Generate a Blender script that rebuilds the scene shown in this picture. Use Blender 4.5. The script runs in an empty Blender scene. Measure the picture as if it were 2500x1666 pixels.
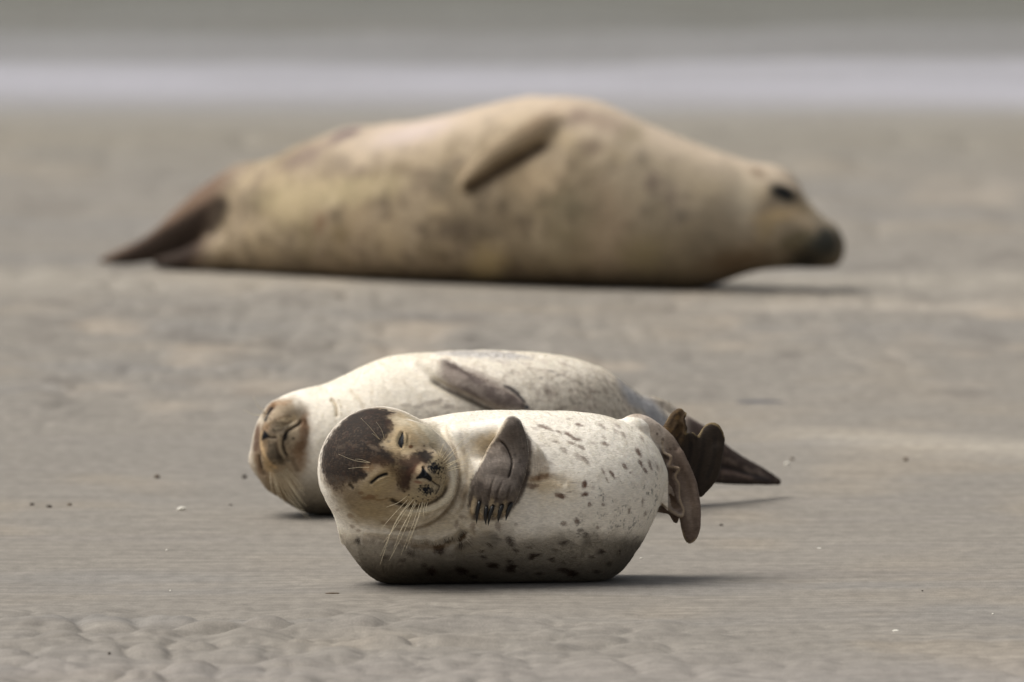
import bpy, math, random
import numpy as np

# ------------------------------------------------------------------ camera
F = 2500 * 600 / 36.0            # focal length in photo pixels (600 mm lens, 36 mm sensor, 2500 px wide photo)
CAM_H = 3.27
TH0 = (833 + 1842) / F           # pitch below the horizon
scene = bpy.context.scene
cam_data = bpy.data.cameras.new("camera")
cam_data.lens = 600
cam_data.sensor_width = 36
cam_data.clip_start = 0.5
cam_data.clip_end = 3000
cam_data.dof.use_dof = True
cam_data.dof.aperture_fstop = 4.6
cam = bpy.data.objects.new("camera", cam_data)
scene.collection.objects.link(cam)
cam.location = (0, 0, CAM_H)
cam.rotation_euler = (math.pi / 2 - TH0, 0, 0)
scene.camera = cam


def ground_at(py):
    """distance along the beach and photo pixels per metre where the ground shows at photo row py"""
    th = TH0 + math.atan((py - 833) / F)
    d = CAM_H / math.tan(th)
    zc = d * math.cos(TH0) + CAM_H * math.sin(TH0)
    return d, F / zc, math.tan(th)


cam_data.dof.focus_distance = ground_at(1426)[0] - 0.2

# ------------------------------------------------------------------ light
world = bpy.data.worlds.new("World")
scene.world = world
world.use_nodes = True
wn = world.node_tree
wn.nodes.clear()
sky = wn.nodes.new("ShaderNodeTexSky")
sky.sky_type = 'NISHITA'
sky.sun_disc = False
SUN_EL, SUN_AZ = 60.0, -88.0     # degrees; azimuth from +Y towards +X
sky.sun_elevation = math.radians(SUN_EL)
sky.sun_rotation = math.radians(SUN_AZ)
sky.air_density = 1.0
sky.dust_density = 6.0
sky.ozone_density = 1.0
hs = wn.nodes.new("ShaderNodeHueSaturation")
hs.inputs['Saturation'].default_value = 0.25
bg = wn.nodes.new("ShaderNodeBackground")
bg.inputs['Strength'].default_value = 0.085
wo = wn.nodes.new("ShaderNodeOutputWorld")
wn.links.new(sky.outputs[0], hs.inputs['Color'])
wn.links.new(hs.outputs[0], bg.inputs['Color'])
wn.links.new(bg.outputs[0], wo.inputs['Surface'])

sun_data = bpy.data.lights.new("sun", 'SUN')
sun_data.energy = 2.2
sun_data.angle = math.radians(42)
sun_data.color = (1.0, 0.95, 0.87)
sun = bpy.data.objects.new("sun", sun_data)
scene.collection.objects.link(sun)
from mathutils import Vector
_sd = Vector((math.sin(math.radians(SUN_AZ)) * math.cos(math.radians(SUN_EL)),
              math.cos(math.radians(SUN_AZ)) * math.cos(math.radians(SUN_EL)),
              math.sin(math.radians(SUN_EL))))
sun.rotation_euler = _sd.to_track_quat('Z', 'Y').to_euler()
sun.location = (0, 40, 20)

scene.view_settings.view_transform = 'Standard'
scene.view_settings.look = 'None'
scene.view_settings.gamma = 1
scene.view_settings.exposure = 0.2
scene.render.engine = 'CYCLES'
scene.cycles.use_denoising = True
scene.cycles.max_bounces = 6
scene.cycles.diffuse_bounces = 3
scene.cycles.glossy_bounces = 2
scene.cycles.transparent_max_bounces = 8

RNG = np.random.default_rng(7)


# ------------------------------------------------------------------ noise
def _hash3(i, j, k, seed):
    h = (i.astype(np.int64) * 73856093) ^ (j.astype(np.int64) * 19349663) ^ (k.astype(np.int64) * 83492791) ^ (seed * 2654435)
    h = (h ^ (h >> 13)) * 1274126177 & 0xffffffff
    h = (h ^ (h >> 15)) * 2246822519 & 0xffffffff
    h = h ^ (h >> 13)
    return (h & 0xffffff).astype(np.float32) / float(0xffffff)


def vnoise(P, seed=0):
    """smooth value noise, about -1..1, at points P (n,3) in cell units"""
    P = np.asarray(P, np.float32)
    i0 = np.floor(P).astype(np.int64)
    f = P - i0
    f = f * f * f * (f * (f * 6 - 15) + 10)
    out = 0
    for dx in (0, 1):
        wx = f[:, 0] if dx else 1 - f[:, 0]
        for dy in (0, 1):
            wy = f[:, 1] if dy else 1 - f[:, 1]
            for dz in (0, 1):
                wz = f[:, 2] if dz else 1 - f[:, 2]
                out = out + wx * wy * wz * _hash3(i0[:, 0] + dx, i0[:, 1] + dy, i0[:, 2] + dz, seed)
    return out * 2 - 1


def fbm(P, octaves=3, seed=0, gain=0.5):
    P = np.asarray(P, np.float32)
    a, s, t = 1.0, 0, 0
    for o in range(octaves):
        s = s + a * vnoise(P * (2.03 ** o) + 17.3 * o, seed + o * 31)
        t += a
        a *= gain
    return s / t


def sstep(a, b, x):
    t = np.clip((x - a) / (b - a), 0, 1)
    return t * t * (3 - 2 * t)


def srgb(r, g, b):
    c = np.array([r, g, b], np.float32) / 255.0
    return np.where(c <= 0.04045, c / 12.92, ((c + 0.055) / 1.055) ** 2.4)


def catmull(P, n=8):
    P = np.asarray(P, np.float64)
    if len(P) < 3:
        t = np.linspace(0, 1, n + 1)[:, None]
        return P[0] * (1 - t) + P[-1] * t
    Q = np.vstack([2 * P[0] - P[1], P, 2 * P[-1] - P[-2]])
    out = []
    for i in range(1, len(Q) - 2):
        p0, p1, p2, p3 = Q[i - 1], Q[i], Q[i + 1], Q[i + 2]
        for t in np.linspace(0, 1, n, endpoint=False):
            out.append(0.5 * ((2 * p1) + (p2 - p0) * t + (2 * p0 - 5 * p1 + 4 * p2 - p3) * t * t + (3 * p1 - p0 - 3 * p2 + p3) * t ** 3))
    out.append(Q[-2])
    return np.array(out)


# ------------------------------------------------------------------ clay: a field of soft solids turned into one mesh
class Clay:
    """Everything in photo-pixel units of the seal's own distance. Points are (px, py, Y): photo column, photo row,
    depth away from the camera; the grid itself is (X, Y, Z)."""

    def __init__(self, box, h, base, k):
        (x0, x1), (y0, y1), (z0, z1) = box
        self.o = np.array([x0, y0, z0], np.float32)
        self.h, self.base, self.k = h, base, k
        self.n = np.array([int((x1 - x0) / h) + 1, int((y1 - y0) / h) + 1, int((z1 - z0) / h) + 1])
        self.D = np.full(tuple(self.n), 60.0, np.float32)
        self.ax = [self.o[i] + h * np.arange(self.n[i], dtype=np.float32) for i in range(3)]

    def P(self, px, py, Y):
        return np.array([px, Y, self.base - py - self.k * Y], np.float64)

    def sub(self, lo, hi):
        s = []
        for i in range(3):
            a = max(0, int((lo[i] - self.o[i]) / self.h) - 1)
            b = min(self.n[i], int((hi[i] - self.o[i]) / self.h) + 3)
            s.append(slice(a, max(a, b)))
        return tuple(s)

    def grid(self, s):
        return (self.ax[0][s[0]][:, None, None], self.ax[1][s[1]][None, :, None], self.ax[2][s[2]][None, None, :])

    def blend(self, s, d, k, mode='add'):
        a = self.D[s]
        if mode == 'add':
            if k > 0:
                hh = np.maximum(k - np.abs(a - d), 0) / k
                r = np.minimum(a, d) - hh * hh * k * 0.25
            else:
                r = np.minimum(a, d)
        else:                                   # cut
            d = -d
            hh = np.maximum(k - np.abs(a - d), 0) / max(k, 1e-6)
            r = np.maximum(a, d) + hh * hh * k * 0.25
        self.D[s] = np.clip(r, -80, 60)

    def ellipsoid(self, c, r, k=20, axes=None, mode='add', pad=None):
        """c=(px,py,Y); r radii along axes (rows, in X,Y,Z space)"""
        C = self.P(*c)
        A = np.eye(3) if axes is None else np.array(axes, float)
        A = np.array([v / np.linalg.norm(v) for v in A])
        r = np.array(r, float)
        ext = np.sqrt(((A * r[:, None]) ** 2).sum(0))
        pd = (k + 8) if pad is None else pad
        s = self.sub(C - ext - pd, C + ext + pd)
        X, Y, Z = self.grid(s)
        X, Y, Z = X - C[0], Y - C[1], Z - C[2]
        k0 = 0
        k1 = 0
        for i in range(3):
            q = X * A[i, 0] + Y * A[i, 1] + Z * A[i, 2]
            k0 = k0 + (q / r[i]) ** 2
            k1 = k1 + (q / r[i] ** 2) ** 2
        k0 = np.sqrt(k0)
        k1 = np.sqrt(k1) + 1e-6
        d = (k0 * (k0 - 1) / k1).astype(np.float32)
        self.blend(s, d, k, mode)

    def tube(self, pts, k=20, n=6, thin=None, inner=0.0, mode='add'):
        """pts rows (px,py,Y,a[,b[,nx,ny,nz]]): half width a, half thickness b along direction n (X,Y,Z space)"""
        rows = []
        for p in pts:
            p = list(p)
            if len(p) == 4:
                p = p + [p[3]]
            if len(p) == 5:
                p = p + list(thin if thin is not None else (0, 1, 0))
            rows.append(p)
        R = catmull(np.array(rows, float), n)
        C = np.stack([self.P(*r[:3]) for r in R])
        tmp = None
        los, his = [], []
        m = max(R[:, 3].max(), R[:, 4].max()) + k + 8
        lo, hi = C.min(0) - m, C.max(0) + m
        S = self.sub(lo, hi)
        loc = np.full(self.D[S].shape, 60.0, np.float32)
        for i in range(len(R) - 1):
            p0, p1 = C[i], C[i + 1]
            L = np.linalg.norm(p1 - p0)
            if L < 1e-6:
                continue
            u = (p1 - p0) / L
            nv = (R[i, 5:8] + R[i + 1, 5:8]) / 2
            nv = nv - u * nv.dot(u)
            nv /= max(np.linalg.norm(nv), 1e-6)
            v = np.cross(u, nv)
            mm = max(R[i, 3], R[i + 1, 3], R[i, 4], R[i + 1, 4]) + k + 6
            s = self.sub(np.minimum(p0, p1) - mm, np.maximum(p0, p1) + mm)
            X, Y, Z = self.grid(s)
            X, Y, Z = X - p0[0], Y - p0[1], Z - p0[2]
            al = X * u[0] + Y * u[1] + Z * u[2]
            t = np.clip(al / L, 0, 1)
            al = al - t * L
            w = X * nv[0] + Y * nv[1] + Z * nv[2]
            vv = X * v[0] + Y * v[1] + Z * v[2]
            a = R[i, 3] * (1 - t) + R[i + 1, 3] * t
            b = R[i, 4] * (1 - t) + R[i + 1, 4] * t
            k0 = np.sqrt((vv / a) ** 2 + (w / b) ** 2 + (al / a) ** 2)
            k1 = np.sqrt((vv / a ** 2) ** 2 + (w / b ** 2) ** 2 + (al / a ** 2) ** 2) + 1e-6
            d = (k0 * (k0 - 1) / k1).astype(np.float32)
            o = tuple(slice(s[j].start - S[j].start, s[j].stop - S[j].start) for j in range(3))
            q = loc[o]
            if inner > 0:
                hh = np.maximum(inner - np.abs(q - d), 0) / inner
                loc[o] = np.minimum(q, d) - hh * hh * inner * 0.25
            else:
                loc[o] = np.minimum(q, d)
        self.blend(S, loc, k, mode)

    def loft(self, rows, k=0, n=2.2):
        """rows (px, top, bottom, yc, hy): body slices whose top and bottom rows are given"""
        R = catmull(np.array(rows, float), 6)
        o = np.argsort(R[:, 0])
        R = R[o]
        X = self.ax[0]
        top, bot, yc, hy = (np.interp(X, R[:, 0], R[:, i]) for i in range(1, 5))
        out = (X < R[0, 0]) | (X > R[-1, 0])
        zc = self.base - (top + bot) / 2 - self.k * yc
        hz = np.maximum((bot - top) / 2, 1.0)
        _, Y, Z = self.grid((slice(None),) * 3)
        q = (np.abs((Z - zc[:, None, None]) / hz[:, None, None]) ** n + np.abs((Y - yc[:, None, None]) / hy[:, None, None]) ** n) ** (1 / n)
        d = (q - 1) * np.minimum(hz, hy)[:, None, None]
        gap = np.maximum(R[0, 0] - X, X - R[-1, 0])
        d = np.where(out[:, None, None], np.maximum(d, gap[:, None, None] + 1), d).astype(np.float32)
        self.blend((slice(None),) * 3, d, k)

    def floor(self, z=0.0, k=14):
        """the weight of the animal flattens it where it rests"""
        s = (slice(None),) * 3
        d = (z - self.ax[2])[None, None, :]
        a = self.D
        hh = np.maximum(k - np.abs(a - d), 0) / k
        self.D = (np.maximum(a, d) + hh * hh * k * 0.25).astype(np.float32)

    def smooth(self, it=1):
        for _ in range(it):
            for ax in range(3):
                D = self.D
                S = D.copy()
                a = [slice(None)] * 3
                b = [slice(None)] * 3
                c = [slice(None)] * 3
                a[ax], b[ax], c[ax] = slice(1, -1), slice(0, -2), slice(2, None)
                S[tuple(a)] = 0.5 * D[tuple(a)] + 0.25 * (D[tuple(b)] + D[tuple(c)])
                self.D = S

    def front(self, px, py):
        """depth of the first surface seen from the front at a photo position"""
        Y = self.ax[1]
        Z = self.base - py - self.k * Y
        i = int(round((px - self.o[0]) / self.h))
        kz = np.clip((Z - self.o[2]) / self.h, 0, self.n[2] - 1.001)
        k0 = kz.astype(int)
        f = kz - k0
        j = np.arange(self.n[1])
        i = min(max(i, 0), self.n[0] - 1)
        v = self.D[i, j, k0] * (1 - f) + self.D[i, j, k0 + 1] * f
        w = np.where(v < 0)[0]
        if len(w) == 0:
            return None
        m = w[0]
        if m == 0:
            return float(Y[0])
        t = v[m - 1] / (v[m - 1] - v[m] + 1e-9)
        return float(Y[m - 1] + t * self.h)

    def mesh(self):
        """naive surface nets -> verts (X,Y,Z), quads"""
        D = self.D.copy()
        for ax in range(3):
            a = [slice(None)] * 3
            a[ax] = 0
            D[tuple(a)] = np.maximum(D[tuple(a)], 1)
            a[ax] = -1
            D[tuple(a)] = np.maximum(D[tuple(a)], 1)
        S = D < 0
        nx, ny, nz = D.shape
        c = np.zeros((nx - 1, ny - 1, nz - 1), np.int8)
        for dx in (0, 1):
            for dy in (0, 1):
                for dz in (0, 1):
                    c += S[dx:nx - 1 + dx, dy:ny - 1 + dy, dz:nz - 1 + dz]
        act = np.argwhere((c > 0) & (c < 8))
        idx = np.full(c.shape, -1, np.int32)
        idx[act[:, 0], act[:, 1], act[:, 2]] = np.arange(len(act))
        acc = np.zeros((len(act), 3), np.float64)
        cnt = np.zeros(len(act))
        for ax in range(3):
            e = [0, 0, 0]
            e[ax] = 1
            o1, o2 = [a for a in range(3) if a != ax]
            for u in (0, 1):
                for v in (0, 1):
                    b = np.zeros(3, int)
                    b[o1], b[o2] = u, v
                    A = act + b
                    B = A + e
                    da = D[A[:, 0], A[:, 1], A[:, 2]]
                    db = D[B[:, 0], B[:, 1], B[:, 2]]
                    m = (da < 0) != (db < 0)
                    t = np.zeros(len(act))
                    t[m] = da[m] / (da[m] - db[m])
                    pt = A.astype(float)
                    pt[:, ax] += t
                    acc[m] += pt[m]
                    cnt[m] += 1
        V = acc / cnt[:, None] * self.h + self.o
        faces = []
        for ax in range(3):
            o1, o2 = [(1, 2), (2, 0), (0, 1)][ax]
            sl0 = [slice(None)] * 3
            sl1 = [slice(None)] * 3
            sl0[ax], sl1[ax] = slice(0, -1), slice(1, None)
            A, B = S[tuple(sl0)], S[tuple(sl1)]
            for flip in (False, True):
                m = (A & ~B) if not flip else (~A & B)
                E = np.argwhere(m)
                E = E[(E[:, o1] > 0) & (E[:, o2] > 0)]
                E = E[(E[:, o1] < D.shape[o1] - 1) & (E[:, o2] < D.shape[o2] - 1)]

                def ci(a, b):
                    q = E.copy()
                    q[:, o1] += a
                    q[:, o2] += b
                    return idx[q[:, 0], q[:, 1], q[:, 2]]
                quad = np.stack([ci(-1, -1), ci(0, -1), ci(0, 0), ci(-1, 0)], 1)
                if flip:
                    quad = quad[:, ::-1]
                faces.append(quad)
        Fq = np.vstack(faces)
        Fq = Fq[(Fq >= 0).all(1)]
        return V, Fq


def quads_to_mesh(name, V, Fq):
    me = bpy.data.meshes.new(name)
    me.vertices.add(len(V))
    me.vertices.foreach_set("co", np.asarray(V, np.float32).ravel())
    me.loops.add(Fq.size)
    me.loops.foreach_set("vertex_index", Fq.astype(np.int32).ravel())
    me.polygons.add(len(Fq))
    me.polygons.foreach_set("loop_start", np.arange(0, Fq.size, Fq.shape[1], dtype=np.int32))
    me.polygons.foreach_set("use_smooth", np.ones(len(Fq), bool))
    me.update(calc_edges=True)
    me.validate()
    return me


def keep_main(V, Fq, frac=0.02):
    """drop stray islands"""
    par = np.arange(len(V))
    a = np.concatenate([Fq[:, 0], Fq[:, 1], Fq[:, 2]])
    b = np.concatenate([Fq[:, 1], Fq[:, 2], Fq[:, 3]])
    while True:
        m = np.minimum(par[a], par[b])
        new = par.copy()
        np.minimum.at(new, a, m)
        np.minimum.at(new, b, m)
        new = new[new]
        if (new == par).all():
            break
        par = new
    root, cnt = np.unique(par, return_counts=True)
    big = root[cnt == cnt.max()][0]
    ok = par == big
    remap = np.cumsum(ok) - 1
    Fq = Fq[ok[Fq].all(1)]
    return V[ok], remap[Fq]


def subdivided(V, Fq, levels=1):
    me = quads_to_mesh("clay_tmp", V, Fq)
    ob = bpy.data.objects.new("clay_tmp", me)
    scene.collection.objects.link(ob)
    md = ob.modifiers.new("s", 'SUBSURF')
    md.levels = levels
    md.render_levels = levels
    dg = bpy.context.evaluated_depsgraph_get()
    ev = ob.evaluated_get(dg)
    m2 = ev.to_mesh()
    n = len(m2.vertices)
    co = np.empty(n * 3, np.float32)
    m2.vertices.foreach_get("co", co)
    fi = np.empty(len(m2.loops), np.int32)
    m2.loops.foreach_get("vertex_index", fi)
    ev.to_mesh_clear()
    bpy.data.objects.remove(ob)
    bpy.data.meshes.remove(me)
    return co.reshape(-1, 3).astype(np.float64), fi.reshape(-1, 4)


def normals(V, Fq):
    a = V[Fq[:, 2]] - V[Fq[:, 0]]
    b = V[Fq[:, 3]] - V[Fq[:, 1]]
    fn = np.cross(a, b)
    N = np.zeros_like(V)
    for i in range(4):
        np.add.at(N, Fq[:, i], fn)
    N /= np.linalg.norm(N, axis=1)[:, None] + 1e-12
    return N


# ------------------------------------------------------------------ sculpting and colouring strokes on the finished skin
class Skin:
    def __init__(self, V, Fq, base, k):
        self.V, self.F, self.base, self.k = V, Fq, base, k
        self.N = normals(V, Fq)
        self.col = np.zeros((len(V), 3), np.float32)
        self.uv()

    def uv(self):
        self.U = self.V[:, 0].copy()
        self.W = self.base - self.V[:, 2] - self.k * self.V[:, 1]

    def face(self, lo=-0.05, hi=0.4):
        return sstep(lo, hi, -self.N[:, 1])

    def dist(self, pts, pad, n=8):
        """distance of every point near a drawn line, with the position along it"""
        C = catmull(np.array(pts, float)[:, :2], n) if len(pts) > 1 else np.array([pts[0][:2]] * 2, float)
        m = (self.U > C[:, 0].min() - pad) & (self.U < C[:, 0].max() + pad) & (self.W > C[:, 1].min() - pad) & (self.W < C[:, 1].max() + pad)
        I = np.where(m)[0]
        q = np.stack([self.U[I], self.W[I]], 1)
        best = np.full(len(I), 1e9)
        tt = np.zeros(len(I))
        sd = np.zeros(len(I))
        for i in range(len(C) - 1):
            a, b = C[i], C[i + 1]
            ab = b - a
            l2 = ab.dot(ab) + 1e-9
            t = np.clip(((q - a) @ ab) / l2, 0, 1)
            r = q - a - t[:, None] * ab
            d = np.hypot(r[:, 0], r[:, 1])
            w = d < best
            best[w] = d[w]
            tt[w] = (i + t[w]) / (len(C) - 1)
            sd[w] = np.sign(ab[0] * r[w, 1] - ab[1] * r[w, 0])
        return I, best, tt, sd

    def groove(self, pts, width, depth, ymax=1e9, ymin=-1e9, taper=0.15, lo=0.0, hi=0.3, side=0.0, sharp=2.0):
        """press a line (depth>0) or raise a ridge (depth<0)"""
        I, d, t, sd = self.dist(pts, width * 3)
        f = np.exp(-(d / width) ** sharp) * depth
        if taper > 0:
            f *= sstep(0, taper, t) * sstep(0, taper, 1 - t)
        f *= sstep(lo, hi, -self.N[I, 1])
        f *= (self.V[I, 1] < ymax) & (self.V[I, 1] > ymin)
        self.V[I] -= self.N[I] * f[:, None]

    def bump(self, c, r, height, ang=0.0, ymax=1e9, ymin=-1e9, p=2.0):
        I, e = self._ell(c, r, ang, 2.2)
        f = np.exp(-e ** p) * height * sstep(0.0, 0.3, -self.N[I, 1])
        f *= (self.V[I, 1] < ymax) & (self.V[I, 1] > ymin)
        self.V[I] += self.N[I] * f[:, None]

    def _ell(self, c, r, ang, pad):
        R = max(r) * pad
        I = np.where((np.abs(self.U - c[0]) < R) & (np.abs(self.W - c[1]) < R))[0]
        x, y = self.U[I] - c[0], self.W[I] - c[1]
        ca, sa = math.cos(math.radians(ang)), math.sin(math.radians(ang))
        a, b = x * ca + y * sa, -x * sa + y * ca
        return I, np.hypot(a / r[0], b / r[1])

    def refresh(self):
        self.N = normals(self.V, self.F)
        self.uv()

    # colours ---------------------------------------------------------
    def wob(self, I, scale, amp, seed=0, oct=2):
        return fbm(self.V[I] / scale, oct, seed) * amp if amp else 0

    def tint(self, I, mask, c):
        m = np.clip(mask, 0, 1)[:, None].astype(np.float32)
        self.col[I] = self.col[I] * (1 - m) + np.asarray(c, np.float32) * m

    def dab(self, c, r, col, ang=0.0, op=1.0, edge=0.35, wob=0.0, ws=12.0, ymax=1e9, ymin=-1e9, seed=0, both=False):
        I, e = self._ell(c, r, ang, 1.8 + wob * 2)
        e = e + self.wob(I, ws, wob, seed)
        m = (1 - sstep(1 - edge, 1 + edge, e)) * op
        if not both:
            m = m * sstep(0.0, 0.25, -self.N[I, 1])
        m = m * ((self.V[I, 1] < ymax) & (self.V[I, 1] > ymin))
        self.tint(I, m, col)

    def line(self, pts, width, col, op=1.0, wob=0.0, ws=8.0, ymax=1e9, ymin=-1e9, taper=0.1, seed=0, edge=0.6):
        I, d, t, sd = self.dist(pts, width * 2.5)
        e = d / width + self.wob(I, ws, wob, seed)
        m = (1 - sstep(1 - edge, 1 + edge, e)) * op
        if taper > 0:
            m = m * sstep(0, taper, t) * sstep(0, taper, 1 - t)
        m = m * sstep(0.0, 0.25, -self.N[I, 1]) * ((self.V[I, 1] < ymax) & (self.V[I, 1] > ymin))
        self.tint(I, m, col)

    def area(self, poly, col, soft=10.0, op=1.0, wob=0.0, ws=20.0, ymax=1e9, ymin=-1e9, seed=0, front_only=True):
        """a patch with a drawn outline"""
        P = np.array(poly, float)
        pad = soft + wob * 2
        I = np.where((self.U > P[:, 0].min() - pad) & (self.U < P[:, 0].max() + pad) & (self.W > P[:, 1].min() - pad) & (self.W < P[:, 1].max() + pad))[0]
        x, y = self.U[I], self.W[I]
        inside = np.zeros(len(I), bool)
        d = np.full(len(I), 1e9)
        for i in range(len(P)):
            a, b = P[i], P[(i + 1) % len(P)]
            c = (a[1] > y) != (b[1] > y)
            with np.errstate(divide='ignore', invalid='ignore'):
                xx = (b[0] - a[0]) * (y - a[1]) / (b[1] - a[1]) + a[0]
            inside ^= c & (x < xx)
            ab = b - a
            t = np.clip(((x - a[0]) * ab[0] + (y - a[1]) * ab[1]) / (ab.dot(ab) + 1e-9), 0, 1)
            d = np.minimum(d, np.hypot(x - a[0] - t * ab[0], y - a[1] - t * ab[1]))
        sd = np.where(inside, -d, d) + self.wob(I, ws, wob, seed)
        m = (1 - sstep(-soft, soft, sd)) * op
        if front_only:
            m = m * sstep(-0.1, 0.2, -self.N[I, 1])
        m = m * ((self.V[I, 1] < ymax) & (self.V[I, 1] > ymin))
        self.tint(I, m, col)


# ------------------------------------------------------------------ scene bookkeeping
def tag(o, label=None, cat=None, group=None, kind=None):
    if label:
        o['label'] = label
    if cat:
        o['category'] = cat
    if group:
        o['group'] = group
    if kind:
        o['kind'] = kind
    return o


def empty(name, loc):
    e = bpy.data.objects.new(name, None)
    e.location = loc
    e.empty_display_size = 0.1
    scene.collection.objects.link(e)
    return e


def link_mesh(name, me, mat=None, parent=None):
    o = bpy.data.objects.new(name, me)
    scene.collection.objects.link(o)
    if mat:
        me.materials.append(mat)
    if parent:
        o.parent = parent
    return o

QUAL = 4.0
N_FUR = 500000

# ================================================================== the spotted pup in front
def front_clay():
    base = 1430.0
    d, s, k = ground_at(1426)
    C = Clay(((765, 1800), (-440, 400), (-12, 470)), QUAL, base, k)
    # trunk
    C.loft([(836, 1262, 1312, -32, 50), (854, 1180, 1340, -32, 95), (884, 1120, 1380, -28, 125), (920, 1070, 1412, -22, 150), (970, 1040, 1424, -15, 170),
            (1040, 1026, 1428, -5, 185), (1120, 1012, 1429, 10, 198), (1200, 1006, 1429, 30, 208), (1300, 1005, 1429, 55, 215),
            (1400, 1009, 1428, 85, 222), (1465, 1016, 1424, 110, 225), (1515, 1030, 1398, 128, 215), (1550, 1046, 1354, 140, 195),
            (1577, 1064, 1312, 150, 170), (1598, 1086, 1270, 157, 140), (1613, 1110, 1232, 160, 105), (1622, 1132, 1198, 162, 65), (1628, 1150, 1172, 163, 25)], 0)
    # neck and head
    C.tube([(926, 1160, -105, 143), (946, 1240, -80, 127), (968, 1300, -35, 119), (1002, 1330, -20, 96)], k=30, n=5)
    C.ellipsoid((1002, 1184, -80), (158, 140, 150), k=16)                       # thick neck roll
    C.ellipsoid((930, 1146, -140), (148, 165, 148), k=25)                       # skull
    C.ellipsoid((986, 1166, -205), (134, 86, 130), k=9)                         # face and cheeks, overhanging the neck
    C.ellipsoid((1018, 1180, -226), (94, 62, 86), k=5)                          # lower jaw, a rim round the muzzle
    C.ellipsoid((1010, 1168, -245), (88, 64, 78), k=4)                          # muzzle
    C.ellipsoid((960, 1150, -222), (80, 66, 90), k=22)
    C.tube([(945, 1128, -268, 30), (1005, 1150, -290, 28), (1034, 1164, -300, 20)], k=24)   # bridge of the nose
    C.ellipsoid((1062, 1142, -270), (30, 30, 34), k=14)                         # upper whisker pad
    C.ellipsoid((1036, 1205, -270), (42, 32, 30), k=14)                         # lower whisker pad
    C.ellipsoid((1000, 1085, -225), (62, 42, 48), k=24)                         # upper cheek
    C.ellipsoid((952, 1222, -215), (66, 44, 48), k=24)                          # lower cheek
    C.ellipsoid((1190, 1100, C.front(1190, 1100) - 4), (34, 22, 22), k=26, axes=[(1, 0, 0.5), (0, 1, 0), (-0.5, 0, 1)], mode='cut')
    # upper arm bulging from the chest
    fy = lambda x, y: C.front(x, y) if C.front(x, y) is not None else 0
    a0, a1, a2 = fy(1150, 1090), fy(1200, 1060), fy(1245, 1060)
    C.tube([(1125, 1080, a0 + 30, 40, 40), (1185, 1060, a1 - 6, 30, 32), (1245, 1050, a2 - 24, 29, 26)], k=18)
    C.tube([(1240, 1060, a2 - 6, 28, 20), (1285, 1110, fy(1285, 1110) + 4, 34, 15), (1318, 1145, fy(1318, 1145) + 9, 16, 9)], k=14, thin=(0, 1, 0))
    # fore flipper: palm and five digits lying on the belly
    g = C.front(1200, 1180)
    G = lambda x, y: fy(x, y)
    y0 = [G(1250, 1045), G(1220, 1120), G(1190, 1200), G(1175, 1260)]
    base_y = [G(1250, 1060) - 24, G(1220, 1110) - 30, G(1205, 1170) - 30, G(1190, 1240) - 20]
    nrm = (-0.10, -1, 0.1)
    C.tube([(1250, 1046, base_y[0], 26, 22), (1247, 1088, base_y[1] + 4, 42, 21), (1235, 1130, base_y[1], 54, 21), (1222, 1175, base_y[2], 54, 17), (1210, 1212, base_y[2] + 4, 44, 12), (1202, 1238, base_y[2] + 8, 34, 7)], k=12, thin=nrm)
    digs = [[(1205, 1120), (1170, 1180), (1156, 1232), (1158, 1256)],
            [(1218, 1130), (1188, 1190), (1180, 1235), (1180, 1262)],
            [(1230, 1132), (1206, 1195), (1198, 1240), (1194, 1264)],
            [(1243, 1130), (1230, 1190), (1220, 1238), (1217, 1258)],
            [(1262, 1120), (1258, 1180), (1244, 1228), (1238, 1250)]]
    off = [-22, -27, -27, -25, -18]
    for dg, of in zip(digs, off):
        rows = [(x, y, G0 + of, w, w * 0.95) for (x, y), w, G0 in zip(dg, (20, 17, 14.5, 8), [min(y0[1], y0[1]), y0[2], y0[2] + 6, y0[3]])]
        C.tube(rows, k=7, n=5)
    # ---- hind end: two hind flippers folded together
    C.tube([(1480, 1120, 190, 75, 90), (1560, 1095, 240, 60, 70), (1600, 1085, 262, 40, 60)], k=20)
    C.tube([(1530, 1056, 170, 32, 40), (1564, 1052, 200, 38, 40), (1618, 1092, 220, 38, 28), (1655, 1150, 222, 32, 18), (1675, 1205, 215, 31, 16),
            (1684, 1255, 205, 29, 16), (1688, 1300, 198, 24, 13), (1686, 1318, 197, 14, 10)], k=9, thin=(0.5, -1, 0))
    # outer digit swell of the near flipper
    C.tube([(1660, 1110, 214, 11, 14), (1690, 1175, 208, 12, 14), (1702, 1240, 200, 11, 14), (1702, 1290, 196, 9, 12)], k=10)
    # pleated web between near flipper and rump
    C.tube([(1608, 1104, 214, 22, 12), (1622, 1135, 192, 24, 12), (1630, 1185, 180, 26, 11), (1640, 1225, 176, 24, 9), (1654, 1252, 176, 10, 7)], k=10, thin=(0.3, -1, 0))
    C.tube([(1619, 1080, 196, 5), (1622, 1106, 186, 5), (1641, 1118, 178, 5.5), (1636, 1140, 180, 5), (1660, 1146, 176, 5.5), (1650, 1166, 180, 5), (1660, 1186, 182, 5),
            (1661, 1220, 182, 5), (1671, 1248, 178, 5)], k=4, n=6)
    C.tube([(1616, 1232, 178, 5), (1640, 1250, 168, 5.5), (1664, 1264, 166, 6), (1671, 1252, 172, 5), (1664, 1228, 178, 4.5)], k=4, n=6)
    C.tube([(1626, 1150, 176, 5), (1640, 1195, 168, 5), (1658, 1228, 170, 4.5)], k=4, n=5)
    C.tube([(1590, 1225, 230, 22, 14), (1620, 1232, 235, 24, 12), (1645, 1240, 240, 22, 9), (1652, 1275, 236, 8, 8)], k=10, thin=(0, -1, 0.2))
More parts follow.
